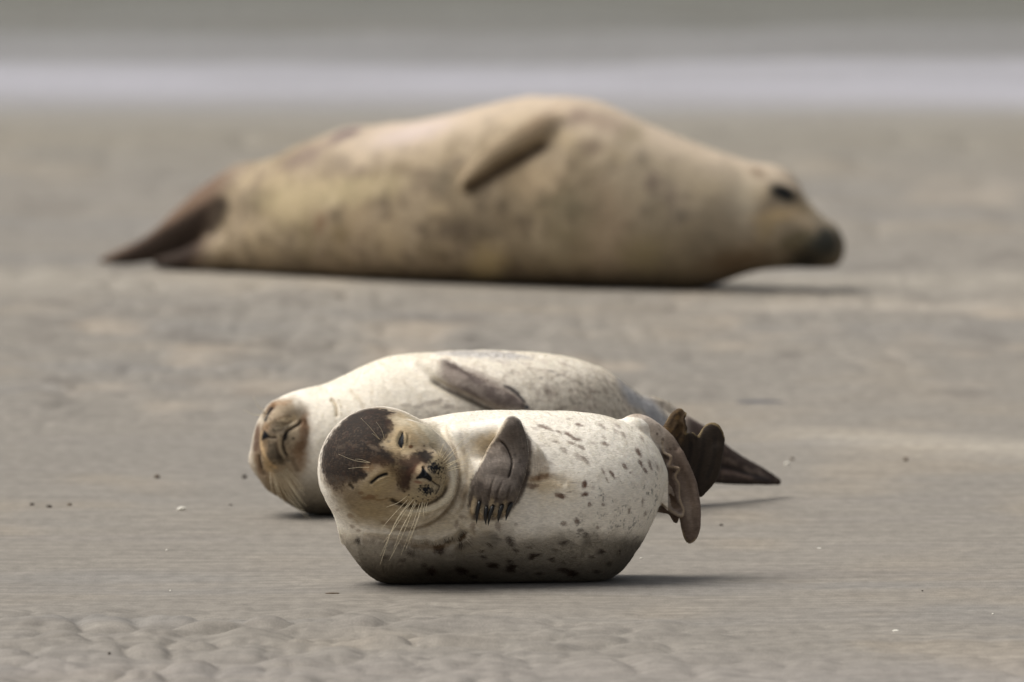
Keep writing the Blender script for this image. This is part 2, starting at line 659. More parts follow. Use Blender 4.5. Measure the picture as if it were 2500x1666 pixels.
    # far flipper
    C.tube([(1590, 1130, 270, 45, 34), (1640, 1150, 300, 45, 26), (1690, 1165, 315, 40, 20), (1712, 1140, 318, 38, 17), (1738, 1080, 318, 36, 14), (1742, 1058, 318, 27, 12)], k=12, thin=(0.2, -1, 0))
    C.tube([(1712, 1205, 308, 12, 12), (1738, 1160, 312, 20, 13), (1752, 1100, 314, 18, 13)], k=10, thin=(0, -1, 0))
    C.tube([(1660, 1140, 300, 26, 14), (1684, 1110, 305, 17, 12), (1690, 1066, 305, 13, 10)], k=8, thin=(0, -1, 0))
    C.tube([(1600, 1110, 270, 28, 20), (1632, 1070, 285, 26, 14), (1652, 1022, 290, 17, 11), (1662, 1008, 290, 12, 9)], k=10, thin=(0.4, -1, 0))
    C.tube([(1668, 1030, 292, 11, 8), (1664, 1062, 292, 16, 9), (1662, 1100, 294, 20, 10)], k=6, thin=(0.3, -1, 0))
    C.tube([(1678, 1010, 284, 5), (1670, 1028, 280, 5), (1677, 1046, 280, 6), (1668, 1075, 282, 6), (1662, 1100, 282, 6)], k=4)
    C.tube([(1655, 1035, 276, 4.5), (1648, 1065, 276, 5), (1652, 1095, 276, 5)], k=4)
    C.floor(0.0)
    C.smooth(1)
    return C, d, s


def seal_skin(C, lv=1):
    V, Fq = C.mesh()
    V, Fq = keep_main(V, Fq)
    V, Fq = subdivided(V, Fq, lv)
    return Skin(V, Fq, C.base, C.k)
# ------------------------------------------------------------------ materials of skin and fur
def nodes(name):
    m = bpy.data.materials.new(name)
    m.use_nodes = True
    nt = m.node_tree
    return m, nt, nt.nodes['Principled BSDF']


def attr(nt, name):
    a = nt.nodes.new("ShaderNodeAttribute")
    a.attribute_name = name
    return a


def skin_material(name, rough=0.75, bump=0.5, scale=1.0):
    m, nt, p = nodes(name)
    a = attr(nt, "coat")
    tc = nt.nodes.new("ShaderNodeTexCoord")
    mp = nt.nodes.new("ShaderNodeMapping")
    mp.inputs['Scale'].default_value = (60 * scale, 60 * scale, 260 * scale)
    mp.inputs['Rotation'].default_value = (0, math.radians(12), 0)
    n1 = nt.nodes.new("ShaderNodeTexNoise")
    n1.inputs['Scale'].default_value = 1.6
    n1.inputs['Detail'].default_value = 5
    mr = nt.nodes.new("ShaderNodeMapRange")
    mr.inputs[1].default_value = 0.3
    mr.inputs[2].default_value = 0.7
    mr.inputs[3].default_value = 0.82
    mr.inputs[4].default_value = 1.14
    mx = nt.nodes.new("ShaderNodeVectorMath")
    mx.operation = 'SCALE'
    nt.links.new(tc.outputs['Object'], mp.inputs[0])
    nt.links.new(mp.outputs[0], n1.inputs['Vector'])
    nt.links.new(n1.outputs['Fac'], mr.inputs[0])
    nt.links.new(a.outputs['Color'], mx.inputs[0])
    nt.links.new(mr.outputs[0], mx.inputs['Scale'])
    nt.links.new(mx.outputs[0], p.inputs['Base Color'])
    b = nt.nodes.new("ShaderNodeBump")
    b.inputs['Strength'].default_value = bump
    b.inputs['Distance'].default_value = 0.002
    nt.links.new(n1.outputs['Fac'], b.inputs['Height'])
    nt.links.new(b.outputs[0], p.inputs['Normal'])
    p.inputs['Roughness'].default_value = rough
    p.inputs['Specular IOR Level'].default_value = 0.25
    return m


def fur_material(name, trans=0.3, rough=0.55):
    m, nt, p = nodes(name)
    a = attr(nt, "coat")
    nt.links.new(a.outputs['Color'], p.inputs['Base Color'])
    p.inputs['Roughness'].default_value = rough
    p.inputs['Specular IOR Level'].default_value = 0.1
    t = nt.nodes.new("ShaderNodeBsdfTranslucent")
    nt.links.new(a.outputs['Color'], t.inputs['Color'])
    mx = nt.nodes.new("ShaderNodeMixShader")
    mx.inputs[0].default_value = trans
    out = nt.nodes['Material Output']
    nt.links.new(p.outputs[0], mx.inputs[1])
    nt.links.new(t.outputs[0], mx.inputs[2])
    nt.links.new(mx.outputs[0], out.inputs['Surface'])
    return m


def plain_material(name, col, rough=0.5, spec=0.5, coat=0.0):
    m, nt, p = nodes(name)
    p.inputs['Base Color'].default_value = (*[float(c) for c in col], 1)
    p.inputs['Roughness'].default_value = rough
    p.inputs['Specular IOR Level'].default_value = spec
    p.inputs['Coat Weight'].default_value = coat
    return m


def body_object(sk, s, mat, parent, name="body"):
    me = quads_to_mesh(name, (sk.V - [1250, 0, 0]) / s, sk.F)
    ca = me.color_attributes.new("coat", 'FLOAT_COLOR', 'POINT')
    rgba = np.ones((len(sk.V), 4), np.float32)
    rgba[:, :3] = sk.col
    ca.data.foreach_set("color", rgba.ravel())
    return link_mesh(name, me, mat, parent)


def fur_object(sk, s, mat, parent, count, length, radius, flow, lift=0.25, seed=3, keep=None, lenmask=None, npts=4, jitter=0.25):
    """short coat: one strand per root, lying along flow(V, N)"""
    rng = np.random.default_rng(seed)
    Fq, V, N = sk.F, sk.V, sk.N
    a = V[Fq[:, 2]] - V[Fq[:, 0]]
    b = V[Fq[:, 3]] - V[Fq[:, 1]]
    area = 0.5 * np.linalg.norm(np.cross(a, b), axis=1)
    ok = V[Fq[:, 0], 2] > 3
    # fewer strands where the camera's side does not look
    w = area * ok * np.where(N[Fq[:, 0], 1] < 0.35, 1.0, 0.3)
    if keep is not None:
        w = w * keep(V[Fq[:, 0]], N[Fq[:, 0]])
    cdf = np.cumsum(w)
    fi = np.searchsorted(cdf, rng.random(count) * cdf[-1])
    u, v = rng.random(count), rng.random(count)
    W = np.stack([(1 - u) * (1 - v), u * (1 - v), u * v, (1 - u) * v], 1)
    Q = Fq[fi]
    P = (V[Q] * W[:, :, None]).sum(1)
    Nn = (N[Q] * W[:, :, None]).sum(1)
    Nn /= np.linalg.norm(Nn, axis=1)[:, None]
    col = (sk.col[Q] * W[:, :, None]).sum(1)
    D = flow(P, Nn)
    D += rng.normal(0, jitter, D.shape)
    D += 0.35 * np.stack([vnoise(P / 26, 5), vnoise(P / 26, 6), vnoise(P / 26, 7)], 1)
    D -= Nn * (D * Nn).sum(1)[:, None]
    D /= np.linalg.norm(D, axis=1)[:, None] + 1e-6
    L = length * rng.uniform(0.6, 1.15, count)
    if lenmask is not None:
        L = L * lenmask(P, Nn)
    lf = lift * rng.uniform(0.5, 1.5, count)
    pts = np.empty((count, npts, 3), np.float32)
    for i in range(npts):
        t = i / (npts - 1)
        pts[:, i] = P - Nn * 0.8 + D * (L * t)[:, None] + Nn * (L * lf * (t - 0.45 * t * t) * 1.3)[:, None]
    pts[:, :, 2] = np.maximum(pts[:, :, 2], 0.5)
    pts = (pts - np.array([1250, 0, 0], np.float32)) / s
    hc = bpy.data.hair_curves.new("fur")
    hc.add_curves([npts] * count)
    hc.points.foreach_set("position", pts.reshape(-1))
    rad = np.array([1.0, 0.85, 0.6, 0.15] if npts == 4 else np.linspace(1, 0.15, npts), np.float32) * radius / s
    hc.points.foreach_set("radius", np.tile(rad, count))
    ca = hc.attributes.new("coat", 'FLOAT_COLOR', 'CURVE')
    tone = rng.uniform(0.88, 1.14, count)[:, None]
    rgba = np.ones((count, 4), np.float32)
    rgba[:, :3] = np.clip(col * tone, 0, 0.95)
    ca.data.foreach_set("color", rgba.ravel())
    hc.materials.append(mat)
    o = bpy.data.objects.new("fur", hc)
    scene.collection.objects.link(o)
    o.parent = parent
    return o


def tube_mesh(name, P, R, seg=6, tip=True):
    """a thin round strand or claw along points P (world units) with radii R"""
    P = np.asarray(P, float)
    n = len(P)
    T = np.gradient(P, axis=0)
    T /= np.linalg.norm(T, axis=1)[:, None] + 1e-12
    ref = np.array([0.3, 1.0, 0.2])
    A = np.cross(T, ref)
    A /= np.linalg.norm(A, axis=1)[:, None] + 1e-12
    B = np.cross(T, A)
    th = np.linspace(0, 2 * math.pi, seg, endpoint=False)
    V = (P[:, None] + (A[:, None] * np.cos(th)[None, :, None] + B[:, None] * np.sin(th)[None, :, None]) * np.asarray(R)[:, None, None]).reshape(-1, 3)
    fs = []
    for i in range(n - 1):
        for j in range(seg):
            k = (j + 1) % seg
            fs.append((i * seg + j, i * seg + k, (i + 1) * seg + k, (i + 1) * seg + j))
    me = bpy.data.meshes.new(name)
    fs.append(tuple(range(seg))[::-1])
    fs.append(tuple(range((n - 1) * seg, n * seg)))
    me.from_pydata(V.tolist(), [], fs)
    me.polygons.foreach_set("use_smooth", np.ones(len(me.polygons), bool))
    return me


def whisker(C, sk, s, root, mid, tip, mat, r=0.55, out=28, rise=None):
    """a whisker drawn through three photo positions, springing from the skin"""
    px = catmull([root, mid, tip], 7)
    y0 = C.front(*root)
    if y0 is None:
        y0 = 0
    n = len(px)
    t = np.linspace(0, 1, n)
    Y = y0 + 3 - out * np.sin(np.minimum(t * 1.9, math.pi / 2)) if rise is None else y0 + 3 + rise * t - out * np.sin(t * math.pi / 2)
    P = []
    for (a, b), y in zip(px, Y):
        f = C.front(a, b)
        if f is not None and y > f - 3 and a > 0:
            y = f - 3
        P.append(C.P(a, b, y))
    P = np.array(P)
    # smooth the depth a little
    P[1:-1, 1] = (P[:-2, 1] + P[1:-1, 1] * 2 + P[2:, 1]) / 4
    P[0, 1] = y0 + 4
    P = (P - [1250, 0, 0]) / s
    return tube_mesh("whisker", P, np.linspace(r, r * 0.35, n) / s, 5)
CREAM = srgb(249, 242, 229)
FACE = srgb(160, 140, 106)
CAP = srgb(36, 29, 25)
BROWN = srgb(92, 66, 48)
DARK = srgb(38, 33, 30)
NAVY = srgb(22, 24, 30)
GREYB = srgb(128, 118, 102)
FLIP = srgb(92, 82, 75)
HIND = srgb(122, 106, 94)
TAN = srgb(196, 178, 146)


def front_sculpt(k):
    hy = -95        # strokes on the face stay in front of this depth
    # mouth line and upper crease
    mouth = [(951, 1221), (964, 1229), (980, 1235), (1004, 1240), (1035, 1238), (1059, 1229), (1080, 1214), (1090, 1196), (1094, 1172)]
    k.groove(mouth, 4.5, 11, ymax=hy, taper=0.12)
    k.groove([(951, 1229), (980, 1245), (1005, 1252), (1038, 1250), (1068, 1240), (1094, 1218), (1105, 1190), (1106, 1158)], 7, -8, ymax=hy)
    k.groove([(1094, 1172), (1090, 1138), (1076, 1113), (1063, 1098), (1047, 1088)], 4.5, 5, ymax=hy, taper=0.2)
    # the double chin
    k.groove([(1062, 1038), (1084, 1063), (1102, 1092), (1116, 1130), (1121, 1164), (1119, 1195), (1108, 1228), (1083, 1260), (1051, 1281), (1024, 1291), (980, 1297), (930, 1294)], 7, 14, ymax=0, taper=0.15)
    k.groove([(1080, 1040), (1105, 1070), (1127, 1110), (1137, 1160), (1134, 1205), (1120, 1242), (1092, 1275), (1055, 1297)], 10, -7, ymax=0)
    k.groove([(1110, 1052), (1140, 1090), (1156, 1135), (1158, 1185), (1147, 1230), (1128, 1262)], 9, 6, ymax=40)
    k.groove([(885, 1303), (900, 1301), (936, 1306), (978, 1310), (1020, 1322), (1065, 1324), (1105, 1308), (1135, 1290)], 9, -8, ymax=60)
    k.groove([(888, 1320), (905, 1318), (936, 1322), (978, 1328), (1020, 1340), (1070, 1341), (1115, 1326), (1150, 1300)], 11, 12, ymax=80)
    # eyes: closed lids in shallow sockets
    k.bump((981, 1083), (26, 36), 5, 12, ymax=hy)
    k.bump((926, 1174), (36, 24), 5, -28, ymax=hy)
    k.groove([(986, 1058), (977, 1078), (976, 1092), (984, 1103)], 5, 6, ymax=hy, taper=0.1)
    k.groove([(904, 1188), (918, 1176), (934, 1166), (953, 1162)], 4, 7, ymax=hy, taper=0.15)
    k.groove([(1000, 1062), (999, 1080), (996, 1100)], 3.0, 1.5, ymax=hy)
    k.groove([(912, 1193), (934, 1182), (956, 1171)], 3.5, 2.5, ymax=hy)
    # ear slit
    k.groove([(854, 1188), (861, 1193), (867, 1200)], 4, 5, ymax=0, taper=0.2)
    # nose and lip cleft
    k.bump((1037, 1163), (20, 20), 9, 20, ymax=hy)
    k.groove([(1034, 1145), (1037, 1158), (1036, 1168)], 3.2, 6, ymax=hy, taper=0.1)
    k.groove([(1017, 1174), (1030, 1171), (1043, 1174), (1052, 1180)], 3.2, 6, ymax=hy, taper=0.1)
    k.groove([(1050, 1175), (1062, 1184), (1073, 1192), (1068, 1206)], 3.5, 5, ymax=hy, taper=0.1)
    # flipper: knuckle crease and the grooves between digits
    fy = -60
    k.groove([(1219, 1080), (1236, 1097), (1250, 1128), (1248, 1152), (1240, 1176)], 2.6, 4.5, ymax=fy, taper=0.1)
    for g in ([(1178, 1205), (1172, 1236), (1170, 1256)], [(1214, 1155), (1198, 1200), (1189, 1252)], [(1232, 1170), (1216, 1206), (1207, 1250)], [(1252, 1180), (1240, 1214), (1229, 1250)]):
        k.groove(g, 3.2, 3.4, ymax=fy, taper=0.5)
    # belly: folds running from the armpit, slack skin low down
    k.groove([(1310, 1165), (1345, 1172), (1385, 1190)], 8, 4, ymax=0)
    k.groove([(1085, 1325), (1130, 1330), (1180, 1318)], 10, -4, ymax=40)
    # flipper pit
    k.groove([(1165, 1078), (1200, 1096), (1222, 1076)], 12, 6, ymax=40, taper=0.2)
    # rump folds against the hind flipper
    k.groove([(1512, 1028), (1545, 1044), (1572, 1068)], 6, 5, ymax=400, taper=0.4)
    k.bump((1440, 1215), (110, 70), 9, 0, p=2)
    k.bump((1190, 1330), (120, 40), 6, 0)
    k.groove([(1270, 1300), (1330, 1265), (1400, 1250)], 26, 4, taper=0.4)
    k.groove([(1120, 1040), (1180, 1028), (1260, 1024)], 14, 3, taper=0.4)
    k.refresh()
    # loose skin unevenness everywhere
    amp = fbm(k.V / 60, 3, 4) * 1.6 + fbm(k.V / 18, 2, 9) * 0.5
    head = sstep(-90, -140, k.V[:, 1])
    k.V += k.N * (amp * (1 - 0.6 * head))[:, None]
    k.refresh()


def front_paint(k):
    n = len(k.V)
    allI = np.arange(n)
    k.col[:] = CREAM
    U, W, Y = k.U, k.W, k.V[:, 1]
    nz = fbm(k.V / 45, 3, 11)
    k.tint(allI, sstep(0.1, 0.7, nz) * 0.22, srgb(222, 212, 194))
    # dorsal side and underside: grey brown coat (also the far side of the animal)
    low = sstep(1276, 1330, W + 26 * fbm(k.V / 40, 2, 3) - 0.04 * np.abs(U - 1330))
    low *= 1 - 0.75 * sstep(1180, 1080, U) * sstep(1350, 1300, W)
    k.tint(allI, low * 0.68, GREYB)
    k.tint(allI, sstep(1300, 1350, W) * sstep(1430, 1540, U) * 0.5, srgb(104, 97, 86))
    k.tint(allI, sstep(1325, 1405, W) * (0.55 + 0.3 * sstep(1300, 1100, U)), srgb(84, 75, 61))  # darker coat low down, with shade under the neck painted in
    back = sstep(60, 180, Y) * sstep(0.0, 0.5, k.N[:, 1])
    k.tint(allI, back * 0.8, GREYB)
    # fine dark pepper in the grey coat
    sp = vnoise(k.V / 5.5, 21) + 0.5 * vnoise(k.V / 11, 22)
    dens = np.clip(low * 0.9 + back, 0, 1)
    k.tint(allI, sstep(0.7 - 0.25 * dens, 1.05, sp) * dens * 0.42, srgb(58, 48, 40))
    sp2 = vnoise(k.V / 4.6, 33) + 0.7 * vnoise(k.V / 16, 34)
    z2 = np.exp(-(((U - 1490) / 60) ** 2 + ((W - 1215) / 48) ** 2)) + np.exp(-(((U - 1592) / 24) ** 2 + ((W - 1200) / 75) ** 2)) + 0.8 * np.exp(-(((U - 1530) / 70) ** 2 + ((W - 1300) / 40) ** 2)) + \
        0.9 * np.exp(-(((U - 1420) / 30) ** 2 + ((W - 1300) / 30) ** 2))
    k.tint(allI, sstep(0.5, 0.9, sp2) * np.clip(z2, 0, 1) * 0.8, srgb(70, 66, 60))
    k.tint(allI, np.clip(z2, 0, 1) * 0.08, srgb(150, 145, 135))
    # soft yellow in the armpit and on the neck
    k.dab((1320, 1180), (40, 22), srgb(176, 146, 100), 10, 0.6, 0.7, 0.3)
    k.dab((1345, 1195), (60, 30), srgb(214, 196, 162), 0, 0.5, 0.8, 0.3)
    k.dab((1200, 1085), (50, 26), srgb(186, 162, 120), -20, 0.65, 0.7, 0.4)
    k.dab((1150, 1250), (60, 70), srgb(196, 180, 150), 0, 0.4, 0.8, 0.4)
    k.dab((1075, 1290), (80, 40), srgb(180, 164, 132), 0, 0.55, 0.8, 0.4)
    # spots: x, y, rx, ry, angle, strength
    S = [(1299, 1191, 12, 7, 10, .8), (1366, 1215, 13, 6, 12, .95), (1426, 1187, 7, 10, 0, 1), (1425, 1212, 10, 6, -15, 1), (1438, 1237, 4, 6, 0, .8), (1471, 1237, 4, 4, 0, .7),
         (1375, 1283, 7, 6, 0, .7), (1407, 1276, 6, 8, 0, .8), (1458, 1292, 4, 5, 0, .7), (1126, 1313, 11, 15, 20, 1), (1073, 1341, 14, 13, 0, 1), (1091, 1320, 8, 5, 0, .9),
         (1170, 1348, 5, 4, 0, .9), (1175, 1363, 7, 3, 10, .9), (1241, 1324, 8, 11, -20, .9), (1254, 1346, 6, 4, 10, .8), (1213, 1320, 6, 4, 0, .7), (1216, 1290, 7, 12, 0, .55),
         (1190, 1332, 7, 3, 20, .9), (1293, 1364, 8, 8, 0, 1), (1306, 1360, 12, 4, -15, .9), (1371, 1330, 11, 5, -10, .8), (1198, 1383, 15, 7, 0, 1), (1239, 1373, 6, 5, 20, .9),
         (1241, 1392, 15, 10, -10, 1), (1126, 1395, 16, 8, 15, 1), (1341, 1370, 5, 4, 0, .9), (1369, 1377, 4, 4, 0, .9), (1463, 1351, 8, 6, -20, .9), (1439, 1363, 4, 4, 0, .8),
         (1504, 1358, 3, 7, 15, .9), (1400, 1364, 5, 2, -30, .9), (1369, 1395, 14, 6, 0, .9), (1389, 1405, 14, 8, 0, 1), (1155, 1290, 7, 9, 10, .5), (1115, 1285, 5, 9, 10, .5),
         (1129, 1267, 8, 5, 0, .45), (1259, 1285, 5, 4, 0, .4), (1055, 1397, 12, 9, 0, 1), (1287, 1340, 5, 2.5, 0, .9), (1409, 1039, 7, 3, 5, .7), (1469, 1044, 12, 4, 35, .45),
         (1505, 1041, 13, 4, 38, .4), (1520, 1064, 9, 4, 45, .45), (1502, 1056, 8, 4, 30, .35), (1409, 1077, 10, 3.5, 10, .75), (1418, 1096, 11, 3.5, 28, .65), (1475, 1087, 9, 5, 25, .75),
         (1448, 1086, 6, 3, 10, .35), (1472, 1071, 6, 3, 20, .4), (1557, 1107, 13, 5, 62, .9), (1565, 1071, 8, 3.5, 55, .5), (1563, 1135, 10, 4, 62, .85), (1574, 1152, 9, 3.5, 55, .8),
         (1587, 1140, 13, 3.5, 70, .7), (1604, 1143, 10, 3, 68, .45), (1524, 1143, 8, 4.5, 55, .8), (1494, 1164, 11, 4.5, 52, .9), (1472, 1156, 9, 3, 60, .75), (1481, 1176, 8, 2.5, 62, .7),
         (1412, 1120, 13, 7, 38, .38), (1428, 1128, 13, 4, 48, .6), (1538, 1158, 4, 3, 0, .7), (1535, 1251, 3, 7, 5, .75), (1574, 1257, 3, 8, 8, .6), (1568, 1230, 2.5, 10, 5, .6),
         (1324, 1046, 13, 4, 20, .75), (1340, 1052, 11, 3, 22, .6), (1363, 1058, 7, 3, 20, .7), (1387, 1065, 11, 4.5, 28, .85), (1398, 1074, 7, 3, 20, .6), (1305, 1050, 10, 3, 15, .35), (1354, 1083, 9, 2.5, 12, .55),
         (1376, 1104, 13, 5, 32, .45), (1392, 1085, 10, 3, 22, .65), (1343, 1135, 9, 4, 10, .35), (1321, 1092, 9, 4, 20, .25), (1387, 1026, 6, 2.5, 0, .45), (1416, 1043, 9, 3, 5, .6),
         (1398, 1183, 8, 2, 0, .5), (1388, 1206, 6, 2, -5, .5), (1447, 1196, 4, 5, 0, .3), (1430, 1330, 12, 6, 0, .4), (1428, 1312, 7, 10, 0, .5), (1036, 1385, 7, 5, 0, .8), (985, 1372, 8, 5, 0, .6),
         (1000, 1353, 5, 4, 0, .8), (878, 1322, 8, 7, 20, .85), (944, 1365, 9, 7, 0, .6), (1008, 1355, 6, 5, 0, .6), (1150, 1410, 10, 5, 0, .8), (1310, 1405, 12, 5, 0, .7), (1450, 1400, 9, 5, 0, .7), (1480, 1383, 6, 6, 0, .7),
         (1104, 1318, 5, 3, 0, .8), (1190, 1312, 8, 5, 30, .4), (1415, 1300, 7, 5, 0, .7), (1350, 1345, 5, 3, 0, .7)]
    for i, (x, y, rx, ry, an, op) in enumerate(S):
        c = srgb(98, 68, 51) if y < 1300 else srgb(58, 43, 34)
        k.dab((x, y), (rx, ry), c, an, op * 0.95, 0.5, 0.5, 6, ymax=160, seed=i)
    # ---------------- head
    hm = -60
    facep = [(795, 1100), (860, 1010), (915, 996), (985, 1002), (1040, 1025), (1075, 1070), (1100, 1110), (1108, 1150), (1110, 1190), (1085, 1245), (1030, 1270), (960, 1285), (880, 1280), (830, 1230), (795, 1170)]
    k.area(facep, FACE, 26, 0.85, 14, 30, ymax=0)
    k.dab((1030, 1050), (60, 34), srgb(206, 196, 172), 40, 0.8, 0.7, 0.2, ymax=hm)
    k.dab((905, 1245), (80, 40), srgb(172, 156, 122), 20, 0.5, 0.8, 0.3, ymax=0)
    # dark cap with ragged border, running down between the eyes to the nose
    cap = [(786, 1140), (792, 1095), (815, 1055), (850, 1020), (890, 1000), (925, 999), (962, 1012), (945, 1022), (946, 1030), (960, 1040), (961, 1054), (952, 1072), (942, 1076), (936, 1082), (933, 1092),
           (940, 1099), (945, 1100), (965, 1106), (985, 1118), (999, 1122), (1012, 1108), (1032, 1102), (1052, 1108), (1063, 1122), (1056, 1136), (1040, 1136), (1030, 1138), (1018, 1152), (1006, 1162), (1002, 1180), (1000, 1198),
           (985, 1202), (970, 1192), (966, 1174), (958, 1160), (942, 1146), (920, 1138), (900, 1140), (894, 1150), (900, 1162), (893, 1176), (872, 1182), (850, 1184), (840, 1192), (836, 1206), (818, 1198), (800, 1180)]
    k.area(cap, srgb(98, 74, 54), 20, 0.75, 12, 16, ymax=20, seed=4)
    k.area(cap, CAP, 6, 0.97, 8, 8, ymax=20, seed=5)
    # greyish lower edge of the cap
    k.area([(800, 1175), (850, 1180), (880, 1195), (885, 1225), (860, 1250), (835, 1235), (812, 1210)], srgb(104, 92, 80), 16, 0.6, 14, 14, ymax=20, seed=8)
    # pale flecks through the cap
    fl = vnoise(k.V / 4, 51) + 0.6 * vnoise(k.V / 24, 52)
    I = np.where((U < 960) & (W < 1215) & (Y < 20))[0]
    dk = np.clip(1 - k.col[I, 0] / 0.15, 0, 1)
    k.tint(I, sstep(0.3, 0.9, fl[I]) * dk * 0.3, srgb(116, 100, 86))
    k.tint(I, sstep(0.2, 1.0, fbm(k.V[I] / 16, 2, 60)) * dk * 0.4, srgb(74, 52, 42))
    k.dab((835, 1097), (10, 5), srgb(96, 84, 72), -10, 0.4, 0.6, 0.6, 5)
    k.dab((862, 1092), (14, 4), srgb(90, 76, 64), 20, 0.35, 0.6, 0.6, 5)
    k.dab((915, 1098), (16, 5), srgb(130, 112, 94), 25, 0.45, 0.6, 0.6, 5, ymax=hm)
    k.dab((951, 1088), (11, 7), srgb(190, 168, 136), 25, 0.75, 0.6, 0.4, 6, ymax=hm)
    k.dab((903, 1150), (14, 8), srgb(150, 118, 84), 10, 0.55, 0.6, 0.6, 6, ymax=hm)
    k.dab((953, 1042), (9, 14), srgb(52, 36, 30), -15, 0.95, 0.4, 0.4, 6, ymax=hm)
    k.dab((888, 1236), (62, 40), srgb(138, 118, 86), 15, 0.5, 0.8, 0.4, 14, ymax=0, seed=61)
    k.dab((960, 1215), (60, 26), srgb(146, 124, 90), 5, 0.4, 0.8, 0.4, 12, ymax=hm, seed=62)
    k.dab((940, 1150), (40, 18), srgb(120, 92, 66), 25, 0.5, 0.8, 0.5, 9, ymax=hm, seed=63)
    k.dab((1000, 1130), (34, 14), srgb(110, 82, 62), 15, 0.4, 0.8, 0.5, 9, ymax=hm, seed=64)
    k.dab((1010, 1070), (26, 12), srgb(170, 142, 104), 45, 0.5, 0.8, 0.5, 9, ymax=hm, seed=65)
    k.line([(968, 1012), (1000, 1030), (1035, 1068), (1048, 1090)], 6, srgb(176, 152, 116), 0.45, 0.5, 9, ymax=0)
    # around the eyes, cheeks, muzzle
    k.dab((985, 1082), (30, 34), srgb(196, 172, 132), 10, 0.7, 0.7, 0.4, ymax=hm)
    k.dab((935, 1180), (44, 26), srgb(178, 156, 116), -25, 0.65, 0.7, 0.4, ymax=hm)
    k.dab((1005, 1096), (6, 4.5), srgb(110, 74, 46), 0, 0.9, 0.4, 0.2, ymax=hm)
    k.dab((990, 1175), (14, 26), srgb(60, 40, 32), 10, 0.75, 0.6, 0.5, 9, ymax=hm)
    k.dab((1020, 1152), (20, 12), srgb(120, 82, 62), -25, 0.5, 0.7, 0.4, ymax=hm)
    k.area([(1068, 1112), (1085, 1125), (1093, 1160), (1092, 1195), (1075, 1215), (1045, 1232), (1010, 1232), (985, 1222), (1005, 1205), (1020, 1190), (1055, 1185), (1060, 1160), (1052, 1135)], srgb(168, 152, 122), 8, 0.85, 6, 8, ymax=hm)
    k.dab((1027, 1150), (8, 13), srgb(200, 176, 142), 25, 0.7, 0.6, 0.2, ymax=hm)
    k.dab((1060, 1196), (18, 11), srgb(176, 162, 136), -20, 0.6, 0.7, 0.3, ymax=hm)
    # black whisker beds with speckled edge
    for c, r, an in (((1064, 1148), (15, 11), 15), ((1042, 1201), (15, 10), 15)):
        k.dab(c, r, NAVY, an, 1.0, 0.5, 0.9, 4.0, ymax=hm, seed=int(c[0]))
    dots = vnoise(k.V / 3.2, 71)
    I = np.where((Y < -230) & (U > 1000) & (U < 1100) & (W > 1125) & (W < 1235))[0]
    wt = np.exp(-((U[I] - 1078) / 17) ** 2 - ((W[I] - 1162) / 22) ** 2) + np.exp(-((U[I] - 1050) / 26) ** 2 - ((W[I] - 1212) / 15) ** 2)
    k.tint(I, sstep(0.05, 0.5, dots[I]) * np.clip(wt, 0, 1) * 0.85, srgb(34, 34, 36))
    for (x, y) in ((1059, 1110), (1037, 1094), (1066, 1131), (1072, 1128), (1079, 1136), (1084, 1148), (1010, 1222), (1022, 1218), (1034, 1224), (1047, 1226), (1000, 1214), (1018, 1228), (990, 1206), (1030, 1234)):
        k.dab((x, y), (2.4, 2.0), srgb(44, 34, 28), 0, 0.8, 0.5, 0.2, 3, ymax=hm)
    # broken edge of the cap
    I = np.where((U < 1010) & (W < 1230) & (Y < 20))[0]
    ed = np.exp(-((k.col[I, 0] - 0.12) / 0.10) ** 2)
    k.tint(I, ed * sstep(0.0, 0.5, vnoise(k.V[I] / 3.5, 77)) * 0.7, srgb(70, 52, 38))
    # nose
    k.area([(1033, 1143), (1037, 1149), (1043, 1157), (1052, 1166), (1057, 1173), (1056, 1180), (1050, 1181), (1044, 1176), (1034, 1173), (1024, 1175), (1015, 1175), (1024, 1166), (1030, 1156)], NAVY, 1.8, 1.0, 1, 5, ymax=hm)
    k.line([(1054, 1178), (1064, 1186), (1074, 1193), (1068, 1206), (1062, 1214)], 2.0, srgb(46, 38, 32), 0.8, 0.3, 4, ymax=hm)
    k.dab((1022, 1183), (9, 3.5), srgb(120, 66, 50), 8, 0.6, 0.6, 0.3, ymax=hm)
    # eyes
    k.area([(985, 1060), (988, 1070), (988, 1087), (984, 1101), (977, 1097), (973, 1088), (976, 1076), (981, 1066)], srgb(38, 41, 46), 1.6, 1.0, 0.8, 4, ymax=hm)
    k.line([(985, 1061), (980, 1076), (979, 1088), (983, 1100)], 2.2, srgb(12, 12, 14), 1.0, 0.2, 5, ymax=hm, taper=0.05)
    k.line([(969, 1092), (973, 1076), (981, 1061)], 2.4, srgb(232, 212, 172), 0.6, 0.4, 5, ymax=hm)
    k.line([(904, 1188), (916, 1178), (926, 1170), (940, 1164), (953, 1162)], 3.6, srgb(24, 24, 24), 1.0, 0.2, 5, ymax=hm, taper=0.12)
    k.line([(992, 1060), (996, 1074), (993, 1090)], 1.6, srgb(110, 92, 62), 0.7, 0.3, 5, ymax=hm)
    k.dab((951, 1084), (5, 4), srgb(70, 74, 70), 0, 0.6, 0.6, 0.5, 4, ymax=hm)
    k.line([(854, 1187), (861, 1193), (867, 1201)], 3, srgb(60, 50, 40), 0.8, 0.3, 5, ymax=20)
    # mouth corner, chin folds' stained fur with crease shade painted in
    k.line([(951, 1221), (966, 1230), (985, 1237), (1010, 1241), (1040, 1238), (1068, 1225), (1085, 1208), (1094, 1180)], 4, srgb(56, 45, 32), 0.85, 0.4, 6, ymax=hm)
    k.dab((905, 1219), (18, 6), srgb(112, 78, 50), -8, 0.7, 0.6, 0.5, 7, ymax=hm)
